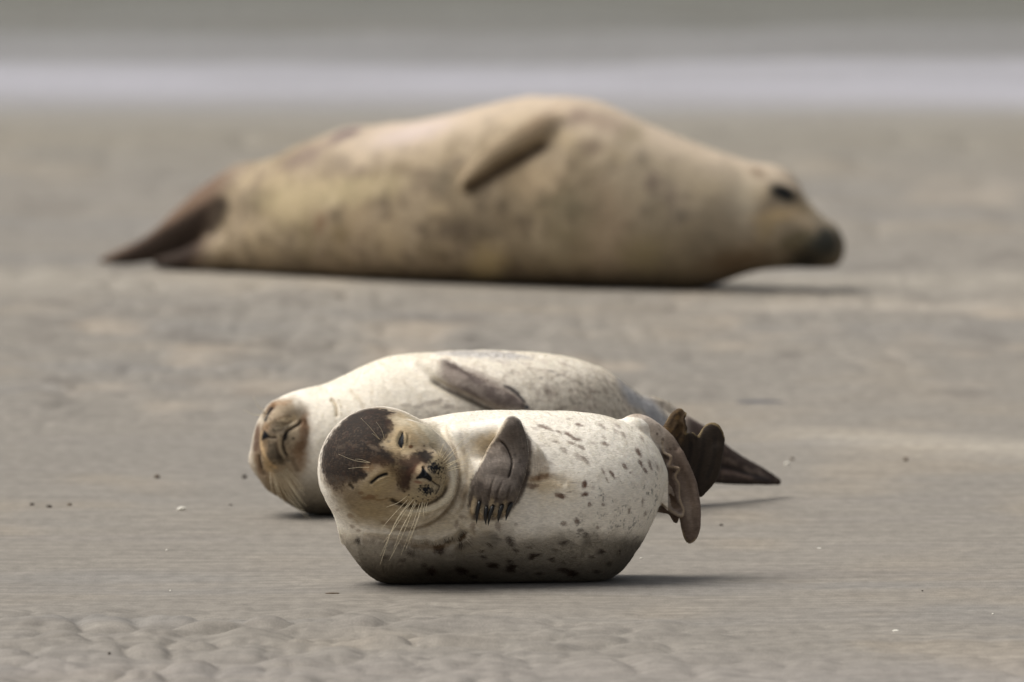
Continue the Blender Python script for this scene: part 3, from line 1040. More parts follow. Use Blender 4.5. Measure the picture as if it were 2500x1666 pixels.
    k.dab((884, 1209), (7, 4), srgb(104, 72, 48), 0, 0.6, 0.6, 0.4, ymax=0)
    k.line([(905, 1222), (930, 1226), (951, 1221)], 2.4, srgb(120, 96, 66), 0.6, 0.4, 5, ymax=hm)
    k.dab((958, 1282), (26, 7), srgb(110, 84, 54), 2, 0.6, 0.7, 0.5, 8, ymax=0)
    k.dab((1128, 1128), (8, 40), srgb(176, 156, 118), 0, 0.4, 0.8, 0.4, ymax=20)
    k.dab((1132, 1208), (8, 22), srgb(150, 124, 88), 8, 0.5, 0.8, 0.5, ymax=20)
    for x, y, r in ((858, 1264, 8), (862, 1290, 6), (826, 1250, 5), (876, 1300, 5), (1042, 1325, 6)):
        k.dab((x, y), (r, r * .7), srgb(120, 92, 62), 10, 0.5, 0.6, 0.5, 6, ymax=60)
    k.line([(1104, 1120), (1108, 1156), (1108, 1187), (1100, 1211), (1083, 1232), (1051, 1249), (1004, 1258), (965, 1254)], 7, srgb(232, 222, 198), 0.75, 0.3, 9, ymax=20)  # jaw rim painted lighter, as if lit, against the groove
    for L, w, op in (([(1090, 1075), (1108, 1100), (1119, 1140), (1121, 1170), (1117, 1205), (1104, 1235), (1080, 1263), (1051, 1283), (1024, 1293), (980, 1298), (940, 1294)], 4.5, 0.6),
                     ([(880, 1316), (936, 1318), (978, 1325), (1020, 1337), (1070, 1338), (1115, 1322), (1150, 1298)], 8, 0.45)):
        k.line(L, w, srgb(112, 88, 58), op, 0.5, 8, ymax=80)  # crease shade painted along the chin and neck folds
    # ---------------- fore flipper
    fp = [(1240, 1022), (1222, 1056), (1192, 1099), (1168, 1149), (1149, 1177), (1143, 1238), (1152, 1272), (1175, 1275), (1215, 1275), (1242, 1262), (1270, 1228), (1288, 1184), (1300, 1139), (1300, 1100), (1292, 1070), (1277, 1043), (1258, 1020)]
    k.area(fp, FLIP, 5, 0.95, 3, 9, ymax=-60)
    st = vnoise(np.stack([k.V[:, 0] / 3 + k.V[:, 2] / 12, k.V[:, 1] / 8, k.V[:, 2] / 16], 1), 81)
    I = np.where((U > 1140) & (U < 1305) & (W > 1015) & (W < 1280) & (Y < -60))[0]
    g = np.clip(1 - np.abs(k.col[I, 0] - FLIP[0]) / 0.1, 0, 1)
    k.tint(I, g * sstep(-0.2, 0.9, st[I]) * 0.45, srgb(158, 144, 130))
    k.tint(I, g * sstep(0.1, 0.9, fbm(k.V[I] / 22, 2, 83)) * 0.5, srgb(72, 64, 62))
    for x, y, rx, ry in ((1172, 1192, 16, 12), (1258, 1115, 4, 5), (1278, 1100, 3, 4), (1269, 1130, 4, 5), (1272, 1180, 8, 16), (1288, 1160, 5, 16)):
        k.dab((x, y), (rx, ry), srgb(58, 50, 46), 15, 0.55, 0.7, 0.5, 7, ymax=-60)
    for gp in ([(1174, 1216), (1171, 1240), (1167, 1262)], [(1208, 1176), (1196, 1206), (1187, 1255)], [(1232, 1170), (1216, 1206), (1205, 1256)], [(1252, 1180), (1240, 1214), (1227, 1256)]):
        k.line(gp, 3.0, srgb(58, 46, 38), 0.5, 0.4, 6, ymax=-60, taper=0.5)
    for x, y in ((1153, 1250), (1177, 1256), (1196, 1256), (1212, 1252), (1232, 1246), (1158, 1236), (1200, 1240)):
        k.dab((x, y), (6, 17), srgb(202, 182, 150), 8, 0.85, 0.6, 0.4, 6, ymax=-60)
    k.line([(1219, 1080), (1236, 1097), (1250, 1128), (1248, 1152), (1240, 1176)], 2.2, srgb(40, 32, 28), 0.85, 0.3, 5, ymax=-60)
    k.line([(1240, 1024), (1222, 1056), (1192, 1099), (1168, 1149)], 3, srgb(190, 174, 150), 0.5, 0.4, 6, ymax=-60)
    # web behind the flipper
    k.area([(1302, 1095), (1325, 1120), (1342, 1150), (1318, 1160), (1298, 1170), (1292, 1140)], srgb(206, 192, 172), 6, 0.6, 5, 6, ymax=0)
    for i in range(6):
        k.line([(1303 + i * 5, 1108 + i * 6), (1306 + i * 6, 1135 + i * 3), (1305 + i * 7, 1160 - i)], 1.7, srgb(160, 140, 120), 0.3, 0.4, 5, ymax=0)
    k.dab((1318, 1170), (26, 8), srgb(120, 84, 48), -12, 0.75, 0.6, 0.4, 8, ymax=0)
    # ---------------- hind flippers
    I = np.where((U > 1500))[0]
    x, y, yy = U[I], W[I], Y[I]
    m = sstep(1585, 1640, x + 0.4 * (yy - 180)) * sstep(120, 175, yy)
    m = np.maximum(m, sstep(1525, 1600, x) * sstep(150, 190, yy) * 0.9 * sstep(1230, 1100, y + (x - 1560)))
    body = (x < 1632) & (yy < 168)
    m = np.where(body, 0, m)
    k.tint(I, m, HIND)
    k.tint(I, m * sstep(1130, 1050, y) * sstep(1680, 1600, x) * 0.85, srgb(196, 180, 162))
    k.tint(I, np.where(body, 0, 1) * sstep(1520, 1550, x) * sstep(1085, 1050, y + 0.0 * x) * sstep(140, 165, yy) * (1 - sstep(1600, 1640, x)) * 0.8, srgb(198, 184, 170))
    # far flipper darker brown
    fm = sstep(255, 275, yy) * sstep(1590, 1620, x)
    k.tint(I, fm, srgb(54, 45, 37))
    gold = sstep(0.15, 0.8, vnoise(k.V[I] / 9, 90))
    k.tint(I, fm * sstep(1690, 1660, x) * sstep(1100, 1050, y) * (0.4 + 0.5 * gold), srgb(112, 88, 56))
    k.tint(I, m * (1 - fm) * sstep(0.1, 0.8, fbm(k.V[I] / 14, 2, 91)) * 0.4, srgb(80, 66, 58))
    k.dab((1690, 1260), (14, 46), srgb(134, 118, 104), -3, 0.6, 0.8, 0.3, ymax=260, ymin=120)
    k.area([(1618, 1165), (1640, 1190), (1660, 1245), (1640, 1250), (1610, 1235)], srgb(92, 74, 58), 6, 0.8, 3, 8, ymax=260, ymin=166)
    for x0, y0, r in ((1606, 1061, 3), (1620, 1075, 4), (1638, 1099, 3.5), (1651, 1098, 5), (1618, 1084, 3)):
        k.dab((x0, y0), (r, r), srgb(84, 68, 58), 0, 0.7, 0.6, 0.4, 5, ymin=120)
    # shade painted dark into the hollows behind the pleats, and the mottled skin of the outer flipper
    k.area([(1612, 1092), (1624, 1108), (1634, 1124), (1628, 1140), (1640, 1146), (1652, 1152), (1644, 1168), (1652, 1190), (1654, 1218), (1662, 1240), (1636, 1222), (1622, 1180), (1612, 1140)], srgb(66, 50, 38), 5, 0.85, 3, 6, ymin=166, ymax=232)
    for cx, cy, rx, ry, cc, oo in ((1668, 1150, 8, 20, srgb(112, 96, 84), .6), (1688, 1170, 6, 24, srgb(92, 78, 68), .6), (1694, 1215, 8, 18, srgb(100, 86, 76), .5), (1682, 1245, 9, 22, srgb(150, 136, 122), .6),
                                   (1700, 1275, 7, 24, srgb(96, 82, 72), .6), (1676, 1292, 8, 18, srgb(100, 84, 72), .55), (1690, 1312, 10, 12, srgb(112, 94, 82), .6), (1640, 1080, 14, 9, srgb(150, 134, 120), .4), (1590, 1048, 24, 8, srgb(176, 158, 142), .4)):
        k.dab((cx, cy), (rx, ry), cc, -8, oo, 0.7, 0.6, 8, ymin=120, ymax=262, seed=int(cx))
    for L in ([(1722, 1060), (1718, 1110), (1706, 1160), (1700, 1200)], [(1748, 1060), (1746, 1120), (1728, 1180)], [(1690, 1075), (1688, 1110), (1676, 1150)]):
        k.line(L, 5, srgb(34, 28, 24), 0.6, 0.5, 8, ymin=262)
    for L in ([(1636, 1040), (1652, 1014), (1664, 1008)], [(1640, 1062), (1660, 1036)], [(1650, 1078), (1668, 1056)]):
        k.line(L, 3, srgb(48, 36, 24), 0.7, 0.4, 6, ymin=250)
    # pale edges of the membranes
    for L in ([(1619, 1080), (1622, 1106), (1641, 1118), (1636, 1140), (1660, 1146), (1650, 1166), (1660, 1186), (1661, 1220), (1671, 1248)], [(1616, 1232), (1640, 1250), (1664, 1264), (1671, 1252)]):
        k.line(L, 2.4, srgb(170, 152, 126), 0.5, 0.5, 5, ymin=150, ymax=215, taper=0)
    for L in ([(1626, 1030), (1642, 1003), (1658, 994), (1676, 1002), (1680, 1022)], [(1676, 1060), (1688, 1051), (1703, 1062)], [(1709, 1066), (1721, 1042), (1740, 1033), (1762, 1044), (1774, 1068)]):
        k.line(L, 3.2, srgb(158, 138, 100), 0.6, 0.3, 5, ymin=240, taper=0)  # golden lobe rims, paled to paint in the rim light
    k.line([(1664, 1300), (1672, 1322), (1686, 1333), (1702, 1324)], 5, srgb(196, 174, 136), 0.6, 0.3, 5, ymin=120, taper=0)
    k.col *= (1 + 0.10 * fbm(k.V / 9, 2, 99))[:, None].astype(np.float32)


def front_seal():
    C, d, s = front_clay()
    sk = seal_skin(C)
    front_sculpt(sk)
    front_paint(sk)
    root = empty("seal", (0, d, 0))
    tag(root, "white spotted seal pup with dark cap and clawed flipper on its belly, nearest of three", "seal", "seals resting on the sand")
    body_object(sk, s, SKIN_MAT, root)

    def flow(P, N):
        U = P[:, 0]
        W = C.base - P[:, 2] - C.k * P[:, 1]
        D = np.stack([np.ones(len(P)), 0.35 * np.ones(len(P)), -0.12 - 0.35 * sstep(1300, 1100, U)], 1)
        hd = sstep(-70, -130, P[:, 1]) * sstep(1150, 1120, U)
        H = np.stack([(U - 1040), (P[:, 1] + 330) * 0.6, -(W - 1165)], 1)
        H /= np.linalg.norm(H, axis=1)[:, None] + 1e-6
        D = D * (1 - hd[:, None]) + H * hd[:, None]
        fl = (U > 1140) & (U < 1304) & (W > 1018) & (W < 1282) & (P[:, 1] < -60) & (N[:, 1] < 0) & ((U - 1140) * 0.55 + W > 1105)
        D[fl] = np.array([-0.35, 0, -1.0])
        hf = (U > 1600) & (P[:, 1] > 150)
        D[hf] = np.array([0.3, 0, -1.0])
        return D

    def keep(P, N):
        U = P[:, 0]
        W = C.base - P[:, 2] - C.k * P[:, 1]
        bald = np.ones(len(P))
        bald[((U - 1037) ** 2 + (W - 1167) ** 2 < 20 ** 2) & (P[:, 1] < -200)] = 0.0
        bald[((U - 981) ** 2 / 60 + (W - 1082) ** 2 / 400 < 1) & (P[:, 1] < -150)] = 0.05
        bald[((U - 928) ** 2 / 500 + (W - 1174) ** 2 / 120 < 1) & (P[:, 1] < -150)] = 0.1
        return bald

    def lm(P, N):
        U = P[:, 0]
        W = C.base - P[:, 2] - C.k * P[:, 1]
        h = sstep(-100, -200, P[:, 1]) * (U < 1110)
        tuft = np.exp(-((W - 1315) / 16) ** 2) * (U < 1200) * (P[:, 1] < 0)
        fl = (U > 1140) & (U < 1304) & (P[:, 1] < -100) & (W < 1282)
        hf = (U > 1560) & (P[:, 1] > 150)
        lowf = sstep(1290, 1340, W) * (U > 880)
        return (1 - 0.5 * h) * (1 + 1.6 * tuft) * (1 + 0.6 * lowf) * np.where(fl, 0.7, 1) * np.where(hf, 0.45, 1)
    fur_object(sk, s, FUR_MAT, root, N_FUR, 8, 0.38, flow, 0.14, keep=keep, lenmask=lm)
    # claws
    for a, b in (((1172, 1228), (1164, 1283)), ((1189, 1240), (1187, 1287)), ((1205, 1238), (1192, 1288)), ((1228, 1236), (1216, 1281)), ((1250, 1232), (1235, 1276))):
        y0 = C.front(*a)
        pts = []
        for t in np.linspace(0, 1, 9):
            x = a[0] + (b[0] - a[0]) * t + 2.5 * math.sin(t * math.pi) * -1
            y = a[1] + (b[1] - a[1]) * t
            pts.append(C.P(x, y, y0 - 3 - 7 * math.sin(t * math.pi * 0.8)))
        pts = (np.array(pts) - [1250, 0, 0]) / s
        me = tube_mesh("claw", pts, np.array([3.6, 5.2, 5.6, 5.4, 4.9, 4.2, 3.2, 1.9, 0.5]) / s, 10)
        link_mesh("claw", me, CLAW_MAT, root)
    # whiskers: root, middle, tip
    Wk = [((1000, 1222), (960, 1265), (930, 1300)), ((1006, 1224), (965, 1285), (930, 1384)), ((1014, 1222), (975, 1270), (931, 1362)), ((1018, 1228), (990, 1300), (952, 1374)), ((1022, 1230), (985, 1290), (962, 1350)),
          ((1008, 1228), (968, 1290), (938, 1330)), ((1028, 1230), (1008, 1290), (981, 1360)), ((1034, 1228), (1022, 1270), (1000, 1326)), ((1036, 1232), (1014, 1296), (990, 1352)), ((996, 1216), (975, 1232), (945, 1244)),
          ((1040, 1230), (1036, 1250), (1037, 1272)), ((1046, 1230), (1042, 1245), (1043, 1262)), ((1016, 1226), (1000, 1262), (972, 1318)),
          ((1074, 1118), (1082, 1098), (1092, 1082)), ((1080, 1124), (1092, 1106), (1104, 1088)), ((1082, 1132), (1118, 1094), (1162, 1052)), ((1084, 1138), (1120, 1106), (1160, 1076)), ((1088, 1142), (1130, 1122), (1178, 1092)),
          ((1088, 1146), (1125, 1130), (1160, 1118)), ((1090, 1152), (1130, 1140), (1164, 1128)), ((1092, 1156), (1125, 1148), (1148, 1146)), ((1076, 1112), (1080, 1100), (1083, 1090)), ((1090, 1150), (1110, 1136), (1128, 1124)),
          ((932, 1082), (906, 1050), (884, 1027)), ((930, 1080), (914, 1066), (910, 1066)), ((941, 1080), (934, 1056), (921, 1036)), ((908, 1136), (868, 1130), (830, 1115)), ((908, 1136), (885, 1128), (870, 1127)), ((906, 1147), (880, 1147), (853, 1150))]
    for w in Wk:
        brow = w[0][0] < 945
        me = whisker(C, sk, s, *w, WHISK_MAT, r=0.75 if not brow else 0.6, out=30 if not brow else 22)
        link_mesh("whisker", me, WHISK_MAT, root)
    return root
# ================================================================== the plain pale seal lying behind the pup
def mid_seal():
    base = 1262.0
    d, s, kk = ground_at(1256)
    C = Clay(((600, 1940), (-260, 720), (-10, 430)), QUAL, base, kk)
    C.loft([(610, 1122, 1138, -66, 24), (616, 1088, 1152, -66, 52), (632, 1032, 1174, -64, 84), (656, 997, 1198, -60, 104), (697, 970, 1231, -52, 122), (744, 955, 1256, -44, 134),
            (800, 941, 1262, -36, 146), (873, 907, 1262, -24, 165), (932, 882, 1262, -14, 182), (991, 870, 1262, -4, 195), (1060, 866, 1262, 8, 204), (1134, 862, 1262, 20, 210),
            (1238, 863, 1262, 45, 212), (1357, 872, 1262, 90, 208), (1446, 894, 1260, 135, 195), (1491, 916, 1254, 165, 178), (1530, 944, 1246, 195, 155), (1574, 976, 1236, 230, 125),
            (1620, 1003, 1222, 270, 95), (1670, 1034, 1205, 315, 68), (1700, 1060, 1195, 345, 50)], 0)
    C.tube([(1560, 1000, 300, 30, 30), (1600, 1000, 330, 28, 24), (1650, 1026, 360, 26, 20), (1700, 1062, 390, 26, 18)], k=16)
    # muzzle and chin, turned to the camera
    C.ellipsoid((690, 1090, -120), (70, 70, 96), k=24)
    C.ellipsoid((676, 1080, -168), (40, 44, 62), k=10)
    C.ellipsoid((672, 1046, -176), (28, 30, 28), k=12)
    C.ellipsoid((668, 1114, -176), (30, 32, 34), k=12)
    C.ellipsoid((722, 1080, -160), (34, 34, 46), k=7)
    C.ellipsoid((700, 1010, -120), (44, 50, 30), k=22)
    C.ellipsoid((690, 1175, -120), (46, 50, 40), k=24)
    # fore flipper hanging down the flank
    fy = C.front
    rows = []
    for x, y, a in ((1025, 893, 16), (1080, 914, 24), (1130, 940, 27), (1180, 962, 27), (1225, 982, 26), (1262, 1000, 20)):
        rows.append((x, y, (fy(x, min(y + 12, 1010)) or 0) - 14 + 26 * (x < 1050) + 8 * (x == 1080), a, 17, 0.1, -1, 0.35))
    C.tube(rows, k=14, n=5)
    # hind flippers trailing to the right, just off the sand
    C.tube([(1670, 1052, 330, 34, 26), (1720, 1092, 400, 42, 26), (1775, 1128, 470, 34, 22), (1830, 1152, 540, 27, 17), (1880, 1170, 600, 18, 12), (1910, 1181, 640, 10, 8)], k=12, thin=(0, -1, 0.3))
    C.tube([(1660, 1120, 330, 50, 26), (1710, 1150, 380, 30, 20), (1770, 1168, 440, 20, 15), (1840, 1178, 520, 12, 12), (1895, 1184, 610, 7, 8)], k=6, thin=(0, -1, 0.3))
    C.floor(0.0)
    C.smooth(1)
    k = seal_skin(C)
    mz = -60
    k.groove([(736, 1027), (735, 1040), (722, 1048), (707, 1058), (699, 1071), (694, 1088), (697, 1106), (707, 1126), (711, 1138)], 4.0, 8, ymax=mz, taper=0.12)
    k.groove([(728, 1028), (712, 1040), (697, 1050), (688, 1064)], 4, 3.5, ymax=mz)
    k.groove([(659, 1073), (668, 1075), (680, 1075)], 2.6, 5, ymax=mz)
    k.groove([(672, 998), (661, 1010), (654, 1024), (648, 1040)], 4, 6, ymax=0)
    k.groove([(634, 1112), (637, 1135), (643, 1156), (650, 1172)], 4, 5, ymax=0)
    k.groove([(641, 1050), (640, 1080), (648, 1110), (660, 1135), (682, 1152)], 5, 3, ymax=0)
    k.bump((650, 1070), (12, 16), 6, 0, ymax=mz)
    k.groove([(806, 978), (818, 990), (823, 1008), (824, 1028)], 5, 5, ymax=40)
    k.groove([(1045, 928), (1090, 955), (1135, 975), (1180, 996), (1215, 1012)], 8, 9, ymax=60)
    k.refresh()
    amp = fbm(k.V / 70, 3, 104) * 2.2 + fbm(k.V / 20, 2, 109) * 0.5
    k.V += k.N * (amp * sstep(640, 800, k.V[:, 0]))[:, None]
    k.refresh()
    # coat
    k.col[:] = srgb(245, 237, 222)
    U, W, Y = k.U, k.W, k.V[:, 1]
    A = np.arange(len(k.V))
    n1 = fbm(k.V / 30, 3, 111)
    n2 = fbm(k.V / 12, 3, 112)
    fl = sstep(1150, 1450, U + 60 * n1) * sstep(890, 960, W) + sstep(980, 1030, W) * sstep(880, 980, U) * 0.7
    fl = np.clip(fl, 0, 1)
    k.tint(A, fl * 0.55, srgb(168, 158, 142))
    k.tint(A, sstep(0.05, 0.5, n2 + 0.3 * n1) * fl * 0.6, srgb(122, 110, 100))
    k.tint(A, sstep(0.1, 0.6, fbm(k.V / 16, 2, 115)) * sstep(1050, 1200, U) * 0.35, srgb(176, 160, 148))
    k.tint(A, sstep(0.0, 0.6, n1) * 0.25, srgb(226, 216, 198))
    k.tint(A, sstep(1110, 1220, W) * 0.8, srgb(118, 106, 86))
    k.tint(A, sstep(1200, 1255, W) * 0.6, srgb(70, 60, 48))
    k.tint(A, sstep(40, 200, Y - 0.15 * (U - 1000)) * sstep(0, 0.5, k.N[:, 1]) * 0.8, srgb(132, 130, 130))
    k.area([(1060, 868), (1134, 860), (1240, 864), (1300, 880), (1240, 884), (1150, 880)], srgb(168, 168, 174), 10, 0.55, 8, 16, front_only=False)
    k.area([(1505, 925), (1545, 955), (1600, 985), (1640, 1040), (1600, 1060), (1570, 1010), (1530, 985)], srgb(158, 161, 168), 12, 0.75, 5, 14, front_only=False)
    hind = sstep(1640, 1700, U)
    k.tint(A, hind, srgb(92, 78, 72))
    k.tint(A, hind * sstep(1040, 1130, W - 0.25 * (U - 1700)), srgb(66, 54, 48))
    k.tint(A, hind * sstep(0.2, 0.7, fbm(k.V / 14, 2, 119)) * 0.4, srgb(124, 108, 98))
    k.tint(A, hind * sstep(1172, 1186, W - 0.04 * (U - 1750)), srgb(26, 20, 18))
    k.line([(1762, 1158), (1800, 1160), (1850, 1172)], 6, srgb(124, 104, 92), 0.6, 0.4, 10)
    k.line([(1756, 1138), (1800, 1150), (1850, 1168), (1895, 1180)], 5, srgb(36, 28, 26), 0.8, 0.3, 10)  # shadow between the two flippers painted as a dark line
    for i, (x, y) in enumerate(((1790, 1130), (1835, 1152), (1868, 1162), (1858, 1156))):
        k.dab((x, y), (16, 6), srgb(136, 122, 112), 26, 0.45, 0.6, 0.5, 8, seed=250 + i)
    for i, (x, y, rx, ry, an, op) in enumerate([(1345, 912, 9, 3, 10, .5), (1362, 922, 12, 4, 0, .5), (1335, 960, 8, 12, -30, .5), (1290, 905, 8, 4, 0, .3), (1400, 935, 10, 5, 0, .3), (1060, 990, 24, 7, -8, .5),
                                                (1095, 1000, 14, 6, 0, .5), (1320, 930, 6, 4, 0, .4), (1440, 960, 14, 8, 20, .3), (1250, 915, 10, 5, 0, .3), (1020, 1000, 12, 5, 0, .4), (990, 996, 12, 4, 0, .35)]):
        k.dab((x, y), (rx, ry), srgb(120, 104, 94), an, op, 0.6, 0.5, 8, seed=200 + i)
    # flipper
    k.area([(1070, 890), (1085, 887), (1119, 900), (1178, 920), (1223, 944), (1253, 959), (1283, 989), (1293, 1010), (1210, 1010), (1178, 993), (1134, 972), (1100, 960), (1075, 930)], srgb(150, 136, 128), 14, 0.85, 5, 12, ymax=40)
    for i, (x, y, rx, ry) in enumerate([(1115, 906, 34, 8), (1160, 935, 22, 10), (1200, 965, 20, 12), (1100, 898, 26, 6), (1215, 985, 26, 10), (1255, 985, 26, 14), (1150, 965, 30, 5)]):
        k.dab((x, y), (rx, ry), srgb(98, 84, 80), 28, 0.6, 0.6, 0.5, 10, ymax=40, seed=230 + i)
    k.line([(1226, 946), (1250, 958), (1268, 975), (1284, 992)], 3.6, srgb(44, 42, 50), 0.9, 0.5, 6, ymax=40)
    k.dab((1284, 1000), (10, 5), srgb(44, 52, 60), 20, 0.9, 0.5, 0.3, ymax=40)
    k.line([(1045, 930), (1090, 958), (1135, 978), (1180, 1000), (1210, 1012)], 5, srgb(70, 58, 48), 0.7, 0.3, 8, ymax=40)  # shade below the flipper's lower edge, painted on the flank
    k.line([(806, 978), (818, 990), (823, 1008), (824, 1028)], 3, srgb(176, 154, 120), 0.7, 0.4, 6, ymax=60)
    k.line([(850, 955), (880, 985), (890, 1010)], 4, srgb(206, 192, 166), 0.5, 0.4, 8, ymax=60)
    # face
    k.area([(605, 1120), (622, 1060), (640, 1012), (672, 985), (715, 980), (745, 1010), (756, 1050), (752, 1110), (740, 1160), (720, 1200), (700, 1235), (660, 1205), (620, 1160)], srgb(154, 133, 104), 24, 0.88, 10, 20, ymax=20)
    T = [(664, 1000, 10, 22, 32, srgb(104, 72, 44), .8), (690, 990, 26, 8, -10, srgb(150, 112, 70), .6), (630, 1063, 7, 22, 5, srgb(92, 62, 48), .85), (626, 1095, 7, 18, 5, srgb(88, 62, 52), .8),
         (634, 1138, 8, 34, -8, srgb(110, 82, 56), .7), (650, 1160, 8, 16, -20, srgb(70, 50, 36), .7), (652, 1052, 9, 12, 20, srgb(156, 124, 92), .7), (684, 1050, 22, 12, -35, srgb(104, 92, 76), .75),
         (668, 1115, 22, 26, 0, srgb(88, 78, 64), .85), (690, 1128, 12, 14, 0, srgb(56, 46, 36), .7), (662, 1140, 8, 12, 0, srgb(70, 54, 40), .5), (648, 1100, 8, 22, 5, srgb(178, 150, 116), .65), (655, 1142, 10, 22, -30, srgb(206, 178, 136), .7),
         (745, 1060, 10, 44, 4, srgb(130, 94, 62), .7), (730, 1100, 18, 20, 0, srgb(112, 82, 58), .75), (738, 1130, 14, 22, 10, srgb(138, 106, 76), .6), (742, 1035, 7, 16, 0, srgb(120, 86, 58), .6),
         (706, 1032, 28, 9, -14, srgb(206, 184, 148), .6), (712, 1082, 12, 18, 0, srgb(176, 160, 134), .6), (719, 1077, 3.5, 3.5, 0, srgb(50, 36, 30), .9), (655, 1185, 14, 20, -30, srgb(98, 80, 56), .6),
         (688, 1208, 22, 16, 40, srgb(112, 96, 68), .5), (690, 1062, 12, 5, -30, srgb(190, 174, 150), .6), (684, 1092, 6, 16, 0, srgb(150, 126, 100), .6), (646, 1015, 5, 4, 0, srgb(60, 50, 40), .8)]
    for i, (x, y, rx, ry, an, c, op) in enumerate(T):
        k.dab((x, y), (rx, ry), c, an, op, 0.7, 0.5, 7, ymax=20, seed=260 + i)
    for L, w, c_, o_ in (([(650, 1052), (668, 1036), (690, 1026), (712, 1022)], 3, srgb(120, 96, 68), .6), ([(664, 1042), (684, 1038), (704, 1040), (716, 1034)], 3, srgb(96, 80, 62), .6),
                         ([(668, 1052), (688, 1052), (704, 1046), (724, 1036)], 3, srgb(210, 194, 166), .6), ([(684, 1064), (686, 1088), (690, 1108), (700, 1128)], 3.5, srgb(196, 178, 148), .7),
                         ([(676, 1086), (680, 1110), (690, 1130)], 3, srgb(58, 46, 34), .65), ([(644, 1056), (640, 1080), (646, 1110), (660, 1136), (684, 1154)], 3.5, srgb(208, 176, 132), .7),
                         ([(636, 1062), (634, 1088), (640, 1120)], 3, srgb(82, 58, 42), .6), ([(712, 1120), (722, 1140), (730, 1160)], 5, srgb(88, 66, 46), .5), ([(744, 1026), (752, 1050), (750, 1080)], 4, srgb(112, 78, 50), .5)):
        k.line(L, w, c_, o_, 0.4, 7, ymax=0)
    dots = vnoise(k.V / 3.6, 171)
    I = np.where((U > 635) & (U < 715) & (W > 1020) & (W < 1150) & (Y < -100))[0]
    k.tint(I, sstep(0.2, 0.6, dots[I]) * 0.45, srgb(52, 44, 38))
    k.area([(648, 1056), (655, 1064), (662, 1073), (655, 1078), (641, 1082), (643, 1068)], NAVY, 2, 1.0, 1, 5, ymax=mz)
    k.line([(659, 1073), (668, 1075), (680, 1076)], 2, srgb(52, 40, 34), 0.9, 0.2, 5, ymax=mz)
    k.line([(736, 1029), (733, 1040), (722, 1048), (707, 1058), (699, 1071), (694, 1088), (697, 1106), (707, 1126)], 3.2, srgb(46, 38, 32), 0.9, 0.4, 6, ymax=mz)
    k.dab((700, 1070), (5, 12), srgb(30, 26, 24), 5, 0.9, 0.5, 0.3, 6, ymax=mz)
    k.line([(670, 1000), (661, 1010), (654, 1024), (648, 1038)], 3.6, srgb(34, 32, 34), 0.95, 0.3, 6, ymax=0)
    k.line([(636, 1116), (639, 1135), (644, 1152)], 2.8, srgb(60, 46, 36), 0.8, 0.3, 6, ymax=0)
    k.col *= (1 + 0.08 * fbm(k.V / 9, 2, 199))[:, None].astype(np.float32)

    root = empty("seal", (0, d, 0))
    tag(root, "plain cream seal with a brown upturned muzzle, lying directly behind the spotted pup", "seal", "seals resting on the sand")
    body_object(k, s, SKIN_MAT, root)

    def flow(P, N):
        D = np.stack([np.ones(len(P)), 0.35 * np.ones(len(P)), -0.15 * np.ones(len(P))], 1)
        hd = sstep(780, 720, P[:, 0])
        W = C.base - P[:, 2] - C.k * P[:, 1]
        H = np.stack([P[:, 0] - 655, (P[:, 1] + 220) * 0.6, -(W - 1075)], 1)
        H /= np.linalg.norm(H, axis=1)[:, None] + 1e-6
        return D * (1 - hd[:, None]) + H * hd[:, None]

    def lm(P, N):
        return np.where(P[:, 0] > 1640, 0.5, np.where(P[:, 0] < 740, 0.6, 1.0))
    fur_object(k, s, FUR_MAT, root, int(N_FUR * 0.5), 9, 0.5, flow, 0.14, seed=8, lenmask=lm)
    Wk = [((676, 1158), (700, 1215), (752, 1272)), ((684, 1156), (716, 1215), (764, 1280)), ((690, 1154), (722, 1206), (752, 1244)), ((696, 1150), (724, 1186), (748, 1218)), ((668, 1158), (676, 1195), (686, 1228)),
          ((662, 1156), (664, 1185), (668, 1212)), ((680, 1158), (712, 1222), (745, 1262)), ((700, 1148), (728, 1180), (746, 1206)), ((688, 1158), (716, 1200), (740, 1236)), ((672, 1160), (684, 1205), (700, 1240)),
          ((694, 1152), (716, 1190), (736, 1216)), ((654, 1014), (632, 998), (621, 975)), ((650, 1018), (625, 1020), (598, 1008))]
    for w in Wk:
        link_mesh("whisker", whisker(C, k, s, *w, WHISK_MAT, r=0.75, out=26), WHISK_MAT, root)


